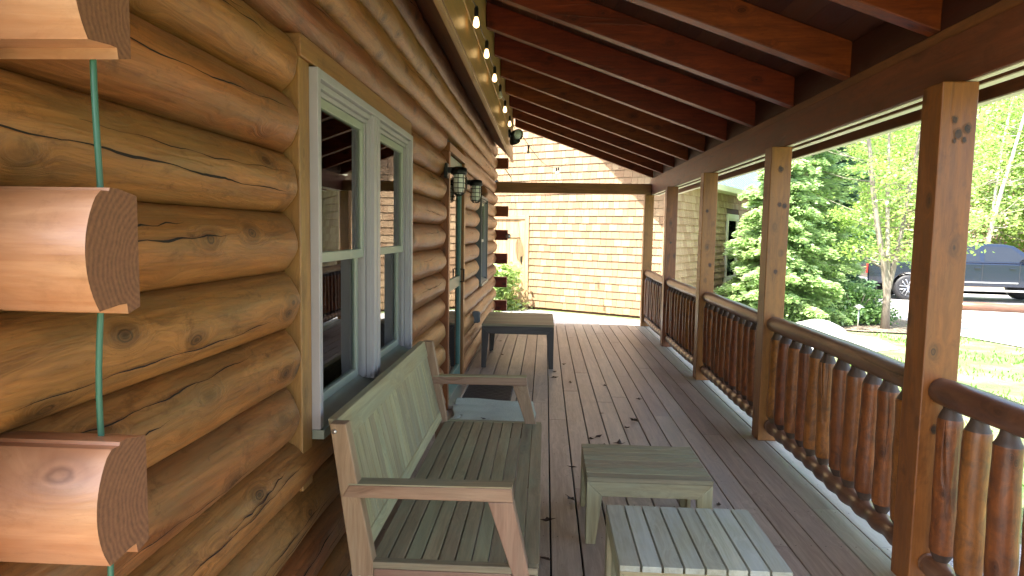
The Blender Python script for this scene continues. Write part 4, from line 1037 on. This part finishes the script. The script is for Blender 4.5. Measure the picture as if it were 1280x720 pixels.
me = bpy.data.meshes.new('stone'); bm.to_mesh(me); bm.free(); me.materials.append(M['rock'])
for p in me.polygons: p.use_smooth = True
q = bpy.data.objects.new('stone', me); COL.objects.link(q); q.parent = rk
lg = MB(); pts = [(11.3+.8*i, 18.9-.17*i, gz(11.3+.8*i, 18.9-.17*i)+.12) for i in range(14)]; lg.tube(pts, [.13+.012*math.sin(i*2) for i in range(14)], 10, wob=.03)
tag(lg.build('barrier_log', 'rail'), 'long weathered log lying as a barrier in front of the pickup', 'log')

# ---------------------------------------------------------------- pickup truck
tr = thing('pickup_truck', 'black crew-cab pickup truck parked on the gravel driveway', 'pickup truck', (11.75, 21.7, gz(11.75, 21.7)+.02), R(-9))
# local: x forward (to image right), y depth (near side at y=0), z up. rear axle at x=0
Wd = 1.98
def tprism(poly, y0, y1, nm, mat, bevel=.02, par=None):
    mb = MB(); mb.prism(poly, y0, y1, 'xz', 0); o = mb.build(nm, mat, par or tr, world=False, bevel=bevel); return o
def arch(cx, r, n=10): return [(cx+r*math.cos(math.pi*(1-i/n)), .40+r*math.sin(math.pi*(1-i/n))) for i in range(n+1)]
WB = 4.05; r_ = .50
lower = [(-1.22, .55)]+[(-r_, .50)]+arch(0, r_)[1:-1]+[(r_, .50), (WB-r_, .50)]+arch(WB, r_)[1:-1]+[(WB+r_, .50), (WB+.98, .52), (WB+1.0, .95), (WB+.9, 1.13), (WB-.45, 1.22), (2.95, 1.24), (-1.18, 1.24), (-1.25, 1.1)]
tprism(lower, .0, Wd, 'body', 'paint_black', .035)
cabp = [(.93, 1.24), (3.75, 1.24), (3.0, 1.80), (2.7, 1.86), (1.25, 1.88), (1.05, 1.80)]
mb = MB(); n = len(cabp); vs = []
for (yy, k) in ((.02, 0), (Wd-.02, 1)):
    for (x, z) in cabp:
        ins = .17*(z-1.24)/.62; vs.append((x, yy+(ins if k == 0 else -ins), z))
fs = [tuple(range(n)), tuple(range(2*n-1, n-1, -1))]+[(i, n+i, n+(i+1) % n, (i+1) % n) for i in range(n)]
mb.add(vs, fs, [(0, 0, 0)]*len(vs)); mb.build('cab', 'paint_black', tr, world=False, bevel=.03)
def side_glass(poly, nm):
    for k in (0, 1):
        mb = MB(); vs = []
        for dd in (-.006, .004):
            for (x, z) in poly:
                ins = .17*(z-1.24)/.62; yy = .02+ins+dd; vs.append((x, yy if k == 0 else Wd-yy, z))
        m_ = len(poly); mb.add(vs, [tuple(range(m_)), tuple(range(2*m_-1, m_-1, -1))]+[(i, m_+i, m_+(i+1) % m_, (i+1) % m_) for i in range(m_)], [(0, 0, 0)]*len(vs)); mb.build(nm, 'autoglass', tr, world=False)
side_glass([(1.22, 1.30), (2.02, 1.30), (2.02, 1.78), (1.36, 1.78)], 'rear_door_window'); side_glass([(2.14, 1.30), (3.42, 1.30), (2.93, 1.72), (2.75, 1.77), (2.14, 1.78)], 'front_door_window')
for (xa) in (1.12, 2.08, 3.12):
    mb = MB(); mb.box(xa, xa+.012, -.004, .0, .55, 1.24, 2); mb.build('door_seam', 'dark', tr, world=False)
for xa in (1.85, 2.82):
    mb = MB(); mb.box(xa, xa+.17, -.03, -.001, 1.08, 1.11, 0); mb.build('door_handle', 'paint_black', tr, world=False, bevel=.008)
tprism([(.62, .36), (3.45, .36), (3.45, .42), (.62, .42)], -.08, .04, 'running_board', 'steel', .01)
tprism([(1.15, .62), (3.1, .62), (3.1, .66), (1.15, .66)], -.012, -.001, 'trim_strip', 'steel', 0)
tprism([(3.28, 1.22), (3.42, 1.22), (3.42, 1.50), (3.28, 1.50)], -.30, -.12, 'mirror', 'black', .03)
tprism([(3.32, 1.24), (3.38, 1.24), (3.38, 1.30), (3.32, 1.30)], -.125, .05, 'mirror_arm', 'black', 0)
tprism([(-1.32, .48), (-1.20, .48), (-1.20, .70), (-1.32, .70)], .02, Wd-.02, 'bumper', 'steel', .03)
tprism([(-1.26, .85), (-1.235, .85), (-1.235, 1.15), (-1.255, 1.15)], -.006, .12, 'tail_light', 'taill' if False else 'black', 0)
M['tail'] = plain('tail_light_red', (.5, .02, .015), .2)
bpy.data.objects['tail_light'].data.materials[0] = M['tail']
for (cx) in (0, WB):
    for k in (0, 1):
        yo = .02 if k == 0 else Wd-.26
        mb = MB(); mb.tube([(cx, yo, .405), (cx, yo+.02, .405), (cx, yo+.22, .405), (cx, yo+.24, .405)], [.33, .405, .405, .33], 28); wh = mb.build('wheel', 'rubber', tr, world=False)
        mb = MB(); fy = yo-.004 if k == 0 else yo+.244
        mb.tube([(cx, fy, .405), (cx, fy+(.02 if k == 0 else -.02), .405)], [.275, .25], 28, cap=False)
        for q in range(6):
            a = q*math.pi/3; ca, sa = math.cos(a), math.sin(a)
            for off in (-.035, .035):
                mb.tube([(cx+ca*.04-sa*off, fy, .405+sa*.04+ca*off), (cx+ca*.265-sa*off*1.7, fy, .405+sa*.265+ca*off*1.7)], .020, 6)
        mb.tube([(cx, fy-.01, .405), (cx, fy+.015, .405)], .065, 14)
        rim = mb.build('rim', 'alloy', wh, world=False)
        mb = MB(); mb.tube([(cx, yo+(.008 if k == 0 else .232), .405), (cx, yo+(.012 if k == 0 else .228), .405)], .27, 24); mb.build('brake', 'dark', wh, world=False)

# ---------------------------------------------------------------- dead leaves on the deck
spots = [(.44, 4.55, .035), (.42, 4.75, .03), (.36, 4.70, .025), (.40, 4.42, .035), (.47, 4.30, .035), (.56, 4.60, .042), (.74, 5.2, .04), (.66, 5.0, .03), (.12, 6.7, .04), (.13, 7.0, .035), (.24, 7.4, .03), (.28, 6.5, .03), (.04, 3.3, .03), (.03, 2.9, .028), (.17, 3.6, .03), (.15, 2.65, .05), (1.0, 3.6, .02), (.62, 6.4, .025), (.88, 5.9, .022), (-.6, 8.9, .03), (-.5, 7.9, .03), (-.45, 5.1, .03), (1.02, 2.9, .022), (.20, 4.1, .022), (.5, 5.4, .018), (.35, 3.85, .025)]
for (x, y, s_) in spots:
    s_ *= .95
    bm = bmesh.new(); n = 8; a0 = random.random()*6.28; cup = random.uniform(.3, .9)
    z0 = .002; ctr = bm.verts.new((0, 0, .1*s_+.002)); ring = []
    for i in range(n):
        a = i/n*6.28; r = s_*(1 if i % 2 == 0 else .78)*random.uniform(.75, 1.15); el = 1.5 if i in (0, 4) else .8
        ring.append(bm.verts.new((math.cos(a)*r*el, math.sin(a)*r*.8, .002+cup*r*random.uniform(.2, 1.3))))
    for i in range(n): bm.faces.new((ctr, ring[i], ring[(i+1) % n]))
    me = bpy.data.meshes.new('dead_leaf'); bm.to_mesh(me); bm.free(); me.materials.append(M['dryleaf'])
    q = bpy.data.objects.new('dead_leaf', me); COL.objects.link(q); q.location = (x, y, .0); q.rotation_euler = (0, 0, a0)
    wl = 'beside the bench front edge' if x < .2 and y < 4.2 else 'in the loose cluster beyond the low tables' if .3 < x < .6 and 4 < y < 5 else 'near the foot of the dark-legged table' if y > 6.2 and x < .35 else 'against the log wall' if x < -.3 else 'on the open boards towards the railing'
    tag(q, 'small curled dry brown leaf '+wl, 'leaf', 'dry leaves scattered on the deck')
